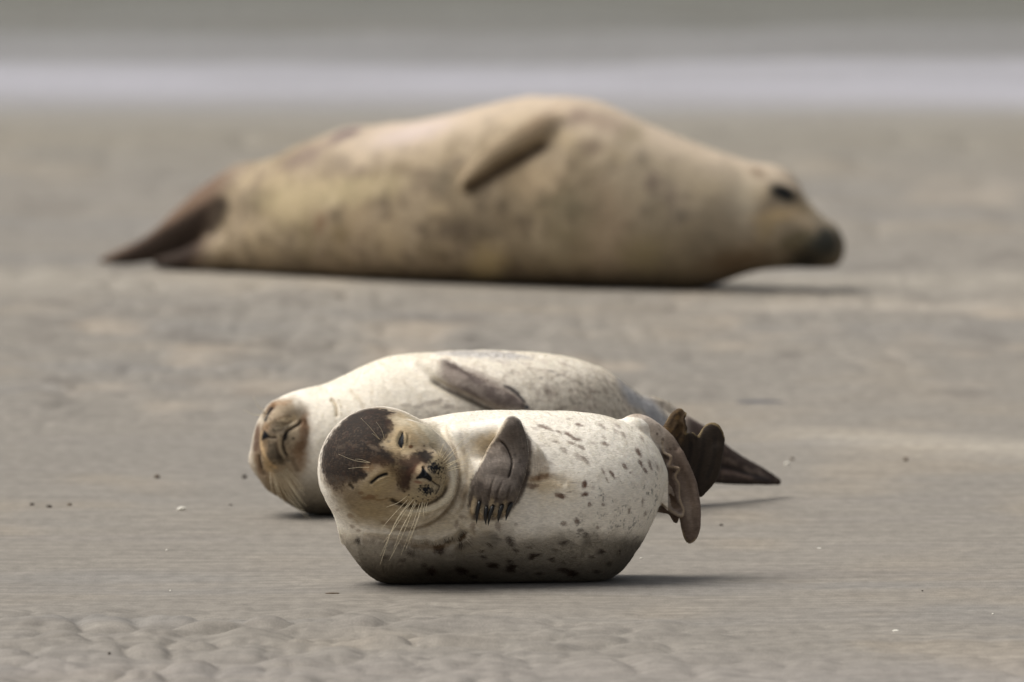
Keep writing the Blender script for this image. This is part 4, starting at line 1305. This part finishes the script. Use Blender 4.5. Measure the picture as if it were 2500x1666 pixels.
# ================================================================== the large mottled adult far behind
def far_seal():
    base = 706.0
    d, s, kk = ground_at(704)
    C = Clay(((200, 2070), (-330, 1100), (-10, 490)), QUAL * 1.75, base, kk)
    YC = lambda x: float(np.interp(x, [240, 380, 510, 637, 850, 1062, 1381, 1657, 1800, 2050], [960, 840, 715, 590, 400, 250, 70, -55, -110, -190]))
    prof = [(508, 500, 650, 60), (520, 462, 658, 90), (545, 440, 662, 115), (583, 419, 666, 135), (637, 394, 671, 155), (744, 347, 677, 178), (850, 309, 684, 195), (920, 306, 688, 203), (960, 300, 690, 206),
            (1020, 296, 692, 210), (1126, 271, 695, 216), (1200, 255, 698, 222), (1275, 240, 701, 226), (1340, 236, 703, 226), (1402, 238, 705, 222),
            (1487, 258, 708, 210), (1594, 308, 711, 185), (1657, 336, 712, 165), (1721, 361, 704, 148), (1780, 381, 686, 135), (1827, 396, 670, 126), (1870, 410, 661, 118),
            (1912, 430, 658, 106), (1950, 464, 657, 88), (1980, 503, 658, 76), (2008, 530, 657, 70), (2032, 546, 656, 64), (2048, 562, 650, 52), (2058, 588, 630, 26)]
    C.loft([(x, tp, bt, YC(x), hy) for x, tp, bt, hy in prof], 0)
    C.ellipsoid((1915, 480, YC(1915) - 80), (46, 20, 30), k=20)
    C.ellipsoid((2000, 600, YC(2000) - 20), (50, 54, 46), k=20)
    C.ellipsoid((1880, 470, YC(1880) - 10), (70, 90, 62), k=24)
    fy = C.front
    rows = []
    for x, y, a, b in ((1350, 305, 30, 26), (1315, 318, 38, 30), (1265, 345, 40, 28), (1205, 388, 34, 24), (1150, 436, 20, 16), (1134, 450, 12, 10)):
        rows.append((x, y, (fy(x, y + 10) or 0) - 10 + 20 * (x > 1340), a, b, 0, -1, 0.4))
    C.tube(rows, k=22, n=5)
    C.tube([(x, y, YC(x) + 10, a, b) for x, y, a, b in ((600, 475, 80, 80), (520, 528, 76, 60), (450, 568, 56, 44), (380, 602, 36, 30), (300, 628, 22, 20), (240, 642, 10, 9))], k=24)
    C.tube([(x, y, YC(x) - 60, a, b) for x, y, a, b in ((560, 606, 50, 56), (500, 624, 36, 44), (440, 636, 24, 34), (385, 642, 14, 20))], k=14)
    C.floor(0.0)
    C.smooth(1)
    k = seal_skin(C)
    k.groove([(1350, 346), (1290, 375), (1220, 415), (1160, 455), (1130, 470)], 16, 14, ymax=900)
    k.groove([(545, 470), (528, 530), (500, 590)], 16, 22, ymax=400, taper=0.1)
    k.bump((1916, 478), (30, 20), -6, 25)
    k.groove([(1930, 610), (1960, 628), (2005, 630)], 7, 8, ymax=900)
    k.refresh()
    k.V += k.N * (fbm(k.V / 80, 3, 300) * 4 * sstep(1900, 1600, k.V[:, 0]))[:, None]
    k.refresh()
    A = np.arange(len(k.V))
    U, W = k.U, k.W
    k.col[:] = srgb(172, 155, 130)
    n1 = fbm(k.V / 70, 3, 301)
    n2 = fbm(k.V / 34, 2, 305)
    k.tint(A, sstep(-0.05, 0.35, n1) * 0.6, srgb(128, 114, 90))
    k.tint(A, sstep(0.05, 0.45, n2) * 0.55, srgb(108, 95, 80))
    k.tint(A, sstep(0.1, 0.5, fbm(k.V / 60, 2, 309)) * 0.45, srgb(192, 172, 140))
    k.tint(A, sstep(1350, 1600, U) * 0.45, srgb(160, 150, 132))
    tp = sstep(330, 230, W - 0.28 * np.abs(U - 1300)) * sstep(700, 900, U)
    k.tint(A, tp * 0.6, srgb(214, 196, 176))
    k.tint(A, sstep(590, 690, W) * 0.8, srgb(76, 62, 44))  # underside shade graded into the coat colour
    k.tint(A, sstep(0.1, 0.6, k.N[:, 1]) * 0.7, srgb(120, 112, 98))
    k.area([(1375, 285), (1300, 290), (1200, 350), (1120, 430), (1128, 462), (1170, 452), (1280, 375), (1350, 330)], srgb(158, 140, 114), 14, 0.7, 10, 20, ymax=900)
    T = [(848, 322, 46, 14, -25, srgb(92, 78, 84), .9), (745, 380, 60, 20, -28, srgb(120, 104, 98), .7), (810, 400, 40, 26, -20, srgb(124, 112, 96), .6), (640, 490, 50, 32, -20, srgb(100, 90, 72), .85), (560, 430, 60, 14, -40, srgb(150, 134, 118), .6),
         (1010, 320, 90, 22, -14, srgb(206, 190, 184), .7), (935, 490, 16, 20, 20, srgb(104, 92, 80), .75), (780, 548, 14, 30, 10, srgb(112, 84, 60), .75), (830, 575, 30, 22, 0, srgb(120, 104, 74), .6), (750, 580, 18, 40, 0, srgb(112, 100, 72), .6),
         (880, 540, 30, 60, 0, srgb(178, 158, 130), .5), (700, 500, 60, 60, 0, srgb(206, 188, 150), .55), (840, 470, 120, 30, -8, srgb(206, 190, 152), .6), (1110, 560, 60, 34, 0, srgb(100, 88, 74), .75), (1200, 530, 40, 50, 0, srgb(110, 98, 80), .6),
         (1080, 440, 24, 40, 10, srgb(110, 100, 84), .7), (1300, 440, 60, 40, 0, srgb(196, 174, 142), .6), (1240, 400, 40, 40, 0, srgb(130, 114, 90), .5), (1190, 640, 40, 40, 0, srgb(180, 160, 116), .6), (1445, 365, 26, 18, 0, srgb(112, 96, 82), .7),
         (1540, 330, 34, 24, 0, srgb(140, 128, 104), .6), (1470, 300, 50, 22, 15, srgb(130, 112, 98), .6), (1410, 285, 26, 22, 0, srgb(112, 94, 84), .6), (1594, 446, 18, 24, 0, srgb(112, 98, 88), .7), (1665, 528, 24, 20, 0, srgb(92, 84, 76), .75),
         (1640, 480, 16, 24, 0, srgb(126, 112, 102), .5), (1480, 560, 60, 90, 0, srgb(178, 156, 130), .5), (1390, 510, 60, 50, 0, srgb(116, 108, 84), .6), (1370, 600, 70, 50, 0, srgb(150, 138, 110), .5), (1640, 610, 90, 60, 0, srgb(120, 108, 84), .55),
         (1740, 590, 50, 90, 10, srgb(112, 102, 86), .55), (1560, 620, 50, 40, 0, srgb(146, 132, 96), .5), (1850, 425, 20, 12, 20, srgb(112, 96, 78), .8), (1820, 500, 30, 50, 0, srgb(176, 166, 148), .5), (1780, 470, 26, 60, 0, srgb(140, 130, 114), .5),
         (1870, 530, 26, 50, 20, srgb(112, 100, 86), .6), (1915, 527, 60, 16, -8, srgb(192, 168, 130), .75), (1870, 560, 22, 34, 20, srgb(164, 146, 112), .6), (1960, 540, 40, 14, 35, srgb(196, 176, 148), .7),
         (1975, 612, 74, 44, 10, srgb(70, 62, 46), .95), (2015, 592, 38, 44, 0, srgb(40, 42, 38), .95), (1964, 640, 40, 16, 0, srgb(26, 22, 16), .9), (1940, 590, 34, 16, -20, srgb(112, 104, 80), .6), (1800, 640, 90, 34, -8, srgb(92, 74, 52), .8)]
    for i, (x, y, rx, ry, an, c, op) in enumerate(T):
        k.dab((x, y), (rx, ry), c, an, op, 0.8, 0.3, 24, seed=320 + i)
    # eye, hind flippers, deep folds, with shade painted into the coat
    k.dab((1912, 474), (36, 19), srgb(16, 18, 20), 25, 1.0, 0.5, 0.1, 10)
    k.line([(1352, 344), (1290, 378), (1220, 418), (1160, 455), (1130, 468)], 13, srgb(64, 48, 34), 0.85, 0.2, 20, taper=0.15)  # shadow beneath the fore flipper painted on the flank
    k.dab((1325, 300), (60, 20), srgb(150, 128, 104), -32, 0.5, 0.7, 0.3, 20)
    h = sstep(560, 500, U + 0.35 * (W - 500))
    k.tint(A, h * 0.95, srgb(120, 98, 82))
    k.tint(A, h * sstep(-14, 16, (W - 470) - (545 - U) * 0.57) * 0.95, srgb(44, 32, 24))  # shade below the hind flipper painted dark
    k.line([(548, 470), (530, 530), (500, 580)], 20, srgb(44, 32, 22), 0.85, 0.2, 20, taper=0.2)
    root = empty("seal", (0, d, 0))
    tag(root, "huge mottled tan adult seal lying in profile near the water, dark snout to the right", "seal", "seals resting on the sand")
    # the tail end lies deeper on the beach: give it its true width there
    k.V[:, 0] = 1250 + (k.V[:, 0] - 1250) * (1 + k.V[:, 1] / s / d)
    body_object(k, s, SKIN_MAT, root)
# ================================================================== sand and sea
def at(px, py):
    d, s, _ = ground_at(py)
    return (px - 1250) / s, d


def graded(parts):
    out = []
    for a, b, st in parts:
        out.append(np.arange(a, b, st))
    out.append(np.array([parts[-1][1]]))
    return np.concatenate(out)


def to_px(x, y):
    """photo row and column of a ground point (used only to read the drawn map of the beach)"""
    th = np.arctan(CAM_H / y)
    zc = y * math.cos(TH0) + CAM_H * math.sin(TH0)
    return 1250 + x * F / zc, 833 + F * np.tan(th - TH0)


def sand_height(x, y):
    P = lambda sx, sy, o=0: np.stack([x / sx + o, y / sy - o, np.full_like(x, o * 1.7)], 1)
    warp = vnoise(P(0.35, 1.1, 3), 401) * 0.05
    xw = x + warp
    h = 0.010 * fbm(P(1.6, 5.0, 1), 2, 402)
    # long low streaks left by the tide
    h += 0.0035 * vnoise(P(1.4, 0.45, 5), 403) + 0.0016 * vnoise(P(0.7, 0.16, 6), 404)
    # rounded ripples near the camera
    px, py = to_px(x, y)
    near = sstep(1440, 1545, py - 0.045 * (px - 1000) * (px > 1000) - 0.01 * (1000 - px))
    near = near * (0.35 + 0.65 * sstep(2100, 900, px)) * sstep(39.0 - 6, 39.0 - 4, y)
    Q = np.stack([xw / 0.12, (y + 0.12 * vnoise(P(0.3, 0.5, 9), 405)) / 0.18, 0 * x], 1)
    b = np.abs(vnoise(Q, 406)) + 0.30 * np.abs(vnoise(Q * 2.1 + 7, 407))
    h += near * 0.029 * b ** 0.85
    h += sstep(1400, 1470, py) * 0.0012 * vnoise(P(0.05, 0.10, 2), 408)
    # bigger, softer ripples in the middle distance
    mid = sstep(1085, 1010, py + 0.12 * np.clip(px - 1250, 0, None) - 0.02 * px) * sstep(560, 690, py + 0 * px)
    Q = np.stack([xw / 0.15, (y + 0.25 * vnoise(P(0.3, 0.8, 11), 409)) / 0.42, 0 * x], 1)
    b = np.abs(vnoise(Q, 410)) + 0.4 * np.abs(vnoise(Q * 2.2 + 3, 411))
    h += mid * 0.020 * (1 - 0.5 * sstep(1500, 1900, px)) * b * (0.6 + 0.6 * sstep(-0.4, 0.4, fbm(P(0.8, 2.5, 8), 2, 412)))
    far = sstep(640, 560, py) * sstep(290, 340, py)
    h += far * 0.02 * np.abs(vnoise(P(0.22, 0.7, 13), 413))
    # a low bank at the right
    h += 0.012 * np.exp(-((py - 1058 - 0.06 * (px - 1900)) / 22) ** 2) * sstep(1750, 2000, px)
    h -= sstep(63.6, 67.5, y) * 0.12
    return h


def build_sand():
    xs = graded([(-300, -60, 40), (-60, -8, 6), (-8, -2.2, 0.4), (-2.2, -1.35, 0.03), (-1.35, 1.35, 0.0085), (1.35, 2.2, 0.03), (2.2, 8, 0.4), (8, 60, 6), (60, 300, 40)])
    ys = graded([(-40, 34, 6), (34, 38.4, 0.3), (38.4, 42.2, 0.011), (42.2, 46, 0.018), (46, 54, 0.032), (54, 66, 0.09), (66, 80, 1.0), (80, 900, 60)])
    X, Y = np.meshgrid(xs, ys, indexing='ij')
    x, y = X.ravel().astype(np.float64), Y.ravel().astype(np.float64)
    yy = np.maximum(y, 20)
    z = sand_height(x, yy)
    # the seals rest in the sand, not on its bumps
    for (cx, cy, rx, ry) in SEAL_SPOTS:
        m = np.exp(-(((x - cx) / rx) ** 2 + ((y - cy) / ry) ** 2) ** 2)
        z = z * (1 - m) + m * 0.004
    z = np.where(y < 30, 0, z)
    nx, ny = len(xs), len(ys)
    idx = np.arange(nx * ny).reshape(nx, ny)
    Fq = np.stack([idx[:-1, :-1], idx[1:, :-1], idx[1:, 1:], idx[:-1, 1:]], -1).reshape(-1, 4)
    V = np.stack([x, y, z], 1)
    me = quads_to_mesh("sand", V, Fq)
    # tone of the sand itself: damp, dry and silty patches
    px, py = to_px(x, yy)
    P = lambda sx, sy, o=0: np.stack([x / sx + o, y / sy - o, np.full_like(x, o * 1.7)], 1)
    c = np.ones((len(x), 3), np.float32) * srgb(137, 131, 122)
    def mix(m, col):
        m = np.clip(m, 0, 1)[:, None].astype(np.float32)
        c[:] = c * (1 - m) + np.asarray(col, np.float32) * m
    mix(sstep(-0.2, 0.6, fbm(P(0.9, 1.6, 2), 3, 501)) * 0.35, srgb(130, 126, 120))
    mix(sstep(0.0, 0.6, fbm(P(0.5, 0.9, 4), 3, 502)) * 0.45, srgb(152, 141, 125))
    mix(sstep(0.1, 0.6, fbm(P(1.2, 0.5, 6), 2, 503)) * 0.3, srgb(126, 125, 124))
    md = sstep(1060, 980, py) * sstep(380, 560, py)
    mix(md * sstep(0.15, 0.7, fbm(P(0.16, 0.55, 12), 2, 510)) * 0.6, srgb(108, 102, 95))
    mix(md * sstep(0.2, 0.8, fbm(P(0.3, 0.9, 14), 2, 511)) * 0.5, srgb(176, 162, 144))
    mix(sstep(0.2, 0.8, vnoise(P(1.1, 0.22, 15), 512)) * sstep(1000, 1100, py) * 0.25, srgb(138, 132, 126))
    mix(sstep(480, 300, py) * 0.55, srgb(136, 130, 116))
    mix(np.exp(-((py - 1062 - 0.06 * (px - 1900)) / 24) ** 2) * sstep(1750, 2150, px) * 0.45, srgb(184, 175, 160))  # paler streak along the low bank
    mix(np.exp(-((py - 1395 - 0.02 * (px - 1900)) / 12) ** 2) * sstep(1600, 1900, px) * 0.35, srgb(128, 122, 116))
    mix(np.exp(-((py - 752) / 12) ** 2) * sstep(1500, 1900, px) * 0.4, srgb(184, 174, 160))
    mix(np.exp(-((py - 690 - 0.0 * px) / 30) ** 2) * 0.35, srgb(178, 170, 156))
    mix(sstep(1570, 1666, py) * 0.25, srgb(150, 144, 142))
    mix(sstep(62.0, 65.2, y) * 0.85, srgb(146, 142, 136))
    ca = me.color_attributes.new("tone", 'FLOAT_COLOR', 'POINT')
    rgba = np.ones((len(x), 4), np.float32)
    rgba[:, :3] = c
    ca.data.foreach_set("color", rgba.ravel())
    m, nt, p = nodes("wet_sand")
    a = attr(nt, "tone")
    tc = nt.nodes.new("ShaderNodeTexCoord")
    mp = nt.nodes.new("ShaderNodeMapping")
    mp.inputs['Scale'].default_value = (1, 0.35, 1)
    n1 = nt.nodes.new("ShaderNodeTexNoise")
    n1.inputs['Scale'].default_value = 240
    n1.inputs['Detail'].default_value = 3
    n2 = nt.nodes.new("ShaderNodeTexNoise")
    n2.inputs['Scale'].default_value = 28
    n2.inputs['Detail'].default_value = 4
    nt.links.new(tc.outputs['Object'], mp.inputs[0])
    nt.links.new(mp.outputs[0], n1.inputs['Vector'])
    nt.links.new(mp.outputs[0], n2.inputs['Vector'])
    ad = nt.nodes.new("ShaderNodeMath")
    ad.operation = 'ADD'
    nt.links.new(n1.outputs['Fac'], ad.inputs[0])
    nt.links.new(n2.outputs['Fac'], ad.inputs[1])
    mr = nt.nodes.new("ShaderNodeMapRange")
    mr.inputs[1].default_value = 0.7
    mr.inputs[2].default_value = 1.3
    mr.inputs[3].default_value = 0.80
    mr.inputs[4].default_value = 1.18
    nt.links.new(ad.outputs[0], mr.inputs[0])
    sc = nt.nodes.new("ShaderNodeVectorMath")
    sc.operation = 'SCALE'
    mp3 = nt.nodes.new("ShaderNodeMapping")
    mp3.inputs['Scale'].default_value = (1.3, 9.0, 1)
    n3 = nt.nodes.new("ShaderNodeTexNoise")
    n3.inputs['Scale'].default_value = 2.2
    n3.inputs['Detail'].default_value = 5
    nt.links.new(tc.outputs['Object'], mp3.inputs[0])
    nt.links.new(mp3.outputs[0], n3.inputs['Vector'])
    mr3 = nt.nodes.new("ShaderNodeMapRange")
    mr3.inputs[1].default_value = 0.3
    mr3.inputs[2].default_value = 0.7
    mr3.inputs[3].default_value = 0.84
    mr3.inputs[4].default_value = 1.12
    nt.links.new(n3.outputs['Fac'], mr3.inputs[0])
    mul = nt.nodes.new("ShaderNodeMath")
    mul.operation = 'MULTIPLY'
    nt.links.new(mr.outputs[0], mul.inputs[0])
    nt.links.new(mr3.outputs[0], mul.inputs[1])
    nt.links.new(a.outputs['Color'], sc.inputs[0])
    nt.links.new(mul.outputs[0], sc.inputs['Scale'])
    nt.links.new(sc.outputs[0], p.inputs['Base Color'])
    b = nt.nodes.new("ShaderNodeBump")
    b.inputs['Strength'].default_value = 0.5
    b.inputs['Distance'].default_value = 0.0015
    nt.links.new(n1.outputs['Fac'], b.inputs['Height'])
    nt.links.new(b.outputs[0], p.inputs['Normal'])
    p.inputs['Roughness'].default_value = 0.72
    p.inputs['Specular IOR Level'].default_value = 0.3
    o = link_mesh("sand", me, m)
    tag(o, kind="structure")
    return o


def build_sea():
    ys = graded([(64.6, 82, 0.05), (82, 120, 0.6), (120, 300, 8), (300, 1600, 80)])
    xs = graded([(-600, -40, 40), (-40, -6, 2), (-6, 6, 0.1), (6, 40, 2), (40, 600, 40)])
    X, Y = np.meshgrid(xs, ys, indexing='ij')
    x, y = X.ravel(), Y.ravel()
    P = lambda sx, sy, o=0: np.stack([x / sx + o, y / sy - o, np.full_like(x, o * 1.7)], 1)
    yw = y + 0.7 * vnoise(P(3.5, 9, 1), 601) - 0.10 * x
    fade = sstep(66, 70, y)
    z = -0.045 + fade * (0.05 * np.sin(yw * 2 * math.pi / 2.6) + 0.03 * vnoise(P(1.3, 0.7, 2), 602) + 0.012 * vnoise(P(0.4, 0.25, 3), 603)) * sstep(200, 90, y)
    z += 0.004 * vnoise(P(0.5, 0.4, 4), 604)
    nx, ny = len(xs), len(ys)
    idx = np.arange(nx * ny).reshape(nx, ny)
    Fq = np.stack([idx[:-1, :-1], idx[1:, :-1], idx[1:, 1:], idx[:-1, 1:]], -1).reshape(-1, 4)
    me = quads_to_mesh("sea_water", np.stack([x, y, z], 1), Fq)
    c = np.ones((len(x), 3), np.float32) * srgb(108, 106, 96)
    def mix(m, col):
        m = np.clip(m, 0, 1)[:, None].astype(np.float32)
        c[:] = c * (1 - m) + np.asarray(col, np.float32) * m
    n = fbm(P(0.8, 0.35, 7), 3, 610)
    edge = 65.2 - 0.12 * x + 0.35 * vnoise(P(2.0, 50, 8), 611)
    foam = sstep(edge - 0.8, edge + 2.6, y) * (0.5 * sstep(74.5, 68.0, y + 0.8 * n) + 0.5 * sstep(70.2, 66.8, y + 0.6 * n))
    foam = foam * (0.78 + 0.22 * sstep(-0.4, 0.3, n))
    mix(sstep(68.0, 65.4, y), srgb(146, 142, 136))
    mix(foam, FOAM)
    ca = me.color_attributes.new("tone", 'FLOAT_COLOR', 'POINT')
    rgba = np.ones((len(x), 4), np.float32)
    rgba[:, :3] = c
    rgba[:, 3] = 1
    ca.data.foreach_set("color", rgba.ravel())
    fa = me.attributes.new("foam", 'FLOAT', 'POINT')
    fa.data.foreach_set("value", foam.astype(np.float32))
    m, nt, p = nodes("silty_water")
    a = attr(nt, "tone")
    nt.links.new(a.outputs['Color'], p.inputs['Base Color'])
    f = attr(nt, "foam")
    mr = nt.nodes.new("ShaderNodeMapRange")
    mr.inputs[3].default_value = 0.28
    mr.inputs[4].default_value = 0.8
    nt.links.new(f.outputs['Fac'], mr.inputs[0])
    nt.links.new(mr.outputs[0], p.inputs['Roughness'])
    p.inputs['IOR'].default_value = 1.33
    p.inputs['Specular IOR Level'].default_value = 0.35
    n1 = nt.nodes.new("ShaderNodeTexNoise")
    n1.inputs['Scale'].default_value = 9
    n1.inputs['Detail'].default_value = 4
    tc = nt.nodes.new("ShaderNodeTexCoord")
    nt.links.new(tc.outputs['Object'], n1.inputs['Vector'])
    b = nt.nodes.new("ShaderNodeBump")
    b.inputs['Strength'].default_value = 0.6
    b.inputs['Distance'].default_value = 0.03
    nt.links.new(n1.outputs['Fac'], b.inputs['Height'])
    nt.links.new(b.outputs[0], p.inputs['Normal'])
    o = link_mesh("sea_water", me, m)
    tag(o, kind="structure")
    return o


def sand_z(x, y):
    return float(sand_height(np.array([float(x)]), np.array([float(y)]))[0])


def lump(name, px, py, w, hgt, dep, mat, label, cat, kind_seed, group=None, tilt=0, shell=False):
    """a small thing on the sand: w, hgt, dep in photo pixels"""
    x, y = at(px, py)
    s = ground_at(py)[1]
    rng = np.random.default_rng(kind_seed)
    import bmesh
    bm = bmesh.new()
    bmesh.ops.create_icosphere(bm, subdivisions=3, radius=1.0)
    V = np.array([v.co[:] for v in bm.verts])
    n = fbm(V * 1.3 + kind_seed, 2, kind_seed)
    V = V * (1 + 0.28 * n)[:, None]
    if shell:      # a broken curved valve: thin, cupped
        V[:, 2] = V[:, 2] * 0.22 + 0.55 * (1 - (V[:, 0] ** 2 + V[:, 1] ** 2)) + 0.06 * np.cos(9 * np.arctan2(V[:, 1], V[:, 0] + 1.4))
    V *= np.array([w / 2, dep / 2, hgt / 2]) / s
    ca, sa = math.cos(tilt), math.sin(tilt)
    V[:, 0], V[:, 2] = V[:, 0] * ca - V[:, 2] * sa, V[:, 0] * sa + V[:, 2] * ca
    for v, c in zip(bm.verts, V):
        v.co = c
    me = bpy.data.meshes.new(name)
    bm.to_mesh(me)
    bm.free()
    me.polygons.foreach_set("use_smooth", np.ones(len(me.polygons), bool))
    o = link_mesh(name, me, mat)
    o.location = (x, y, sand_z(x, y) - V[:, 2].min() - 0.15 * hgt / s)
    tag(o, label, cat, group)


def build_debris():
    sh = plain_material("bleached_shell", srgb(226, 222, 210), 0.5)
    dk = plain_material("dark_grit", srgb(70, 62, 54), 0.8)
    br = plain_material("brown_grit", srgb(98, 84, 68), 0.85)
    gr = plain_material("slate_shell", srgb(78, 78, 82), 0.6)
    G1, G2 = "bits of white shell on the sand", "dark specks of grit on the sand"
    L = [("shell_fragment", 442, 1247, 22, 11, 24, sh, "white chip of shell lying alone on the sand left of the seals, largest white bit", G1, 1, 0.1, False),
         ("shell_fragment", 1922, 1133, 11, 10, 14, sh, "small white shell bit to the right of the tail flippers, beyond the pup", G1, 2, 0, False),
         ("shell_fragment", 2187, 1544, 16, 8, 26, sh, "curved white sliver of shell at the lower right of the sand", G1, 3, 0, True),
         ("shell_fragment", 416, 1440, 5, 4, 10, sh, "tiny white shell crumb on the smooth sand at the lower left", G1, 4, 0, False),
         ("shell_fragment", 2424, 1505, 5, 4, 9, sh, "tiny white crumb near the right edge of the picture", G1, 5, 0, False),
         ("shell_fragment", 1565, 1360, 6, 4, 9, sh, "tiny white crumb close beside the pup's rump", G1, 6, 0, False),
         ("shell_fragment", 2000, 1333, 12, 3, 18, sh, "thin pale shell flake flat on the sand right of the hind flippers", G1, 7, 0, True),
         ("shell_fragment", 407, 1342, 6, 3, 10, sh, "tiny white crumb below the largest white chip", G1, 8, 0, False),
         ("pebble", 78, 1236, 12, 7, 20, dk, "dark speck of grit, leftmost of a row of three", G2, 11, 0, False),
         ("pebble", 120, 1241, 14, 7, 20, dk, "dark speck of grit, the middle one of a row of three", G2, 12, 0, False),
         ("pebble", 170, 1236, 12, 6, 20, br, "brownish speck of grit, rightmost of a row of three", G2, 13, 0, False),
         ("pebble", 383, 1164, 15, 9, 22, br, "blurred brown pebble on the sand left of the seals", G2, 14, 0, False),
         ("pebble", 597, 1163, 13, 10, 18, dk, "dark pebble just left of the cream seal's snout", G2, 15, 0, False),
         ("pebble", 563, 1234, 8, 5, 12, dk, "small dark speck below and left of the cream seal's head", G2, 16, 0, False),
         ("pebble", 1761, 1281, 10, 6, 14, dk, "dark speck just right of the pup's hanging hind flipper", G2, 17, 0, False),
         ("pebble", 267, 1618, 7, 7, 10, dk, "dark round speck among the ripples at the bottom left", G2, 18, 0, False),
         ("pebble", 2211, 1122, 12, 10, 18, br, "blurred brown pebble on the sand far right", G2, 19, 0, False),
         ("pebble", 1934, 1120, 10, 7, 14, br, "brownish speck above the small white shell bit", G2, 20, 0, False),
         ("pebble", 2252, 1445, 5, 3, 9, dk, "tiny dark speck on the smooth sand at the right", G2, 21, 0, False),
         ("mussel_shell", 1855, 984, 118, 12, 130, gr, "dark grey mussel shell lying flat on the sand behind the hind flippers", None, 22, 0, True),
         ("twig", 812, 1449, 34, 4, 26, br, "short brown twig lying on the sand in front of the pup", None, 23, 0, False)]
    for nm, px, py, w, h, dp, mt, lb, g, sd, tl, sh_ in L:
        lump(nm, px, py, w, h, dp, mt, lb, {"shell_fragment": "shell", "pebble": "pebble", "mussel_shell": "shell", "twig": "twig"}[nm], sd, g, tl, sh_)
SKIN_MAT = skin_material("seal_skin")
FUR_MAT = fur_material("seal_fur")
CLAW_MAT = plain_material("claw_horn", srgb(22, 20, 18), 0.3)
WHISK_MAT = plain_material("whisker_keratin", srgb(226, 212, 180), 0.4)
FOAM = srgb(172, 171, 179)
_d1, _d2, _d3 = ground_at(1426)[0], ground_at(1256)[0], ground_at(704)[0]
SEAL_SPOTS = [(0.0, _d1, 0.5, 0.35), (-0.05, _d2 + 0.05, 0.75, 0.35), (0.25, _d3 + 0.1, 0.8, 0.45), (-0.45, _d3 + 0.55, 0.7, 0.5)]
build_sand()
build_sea()
far_seal()
mid_seal()
front_seal()
build_debris()
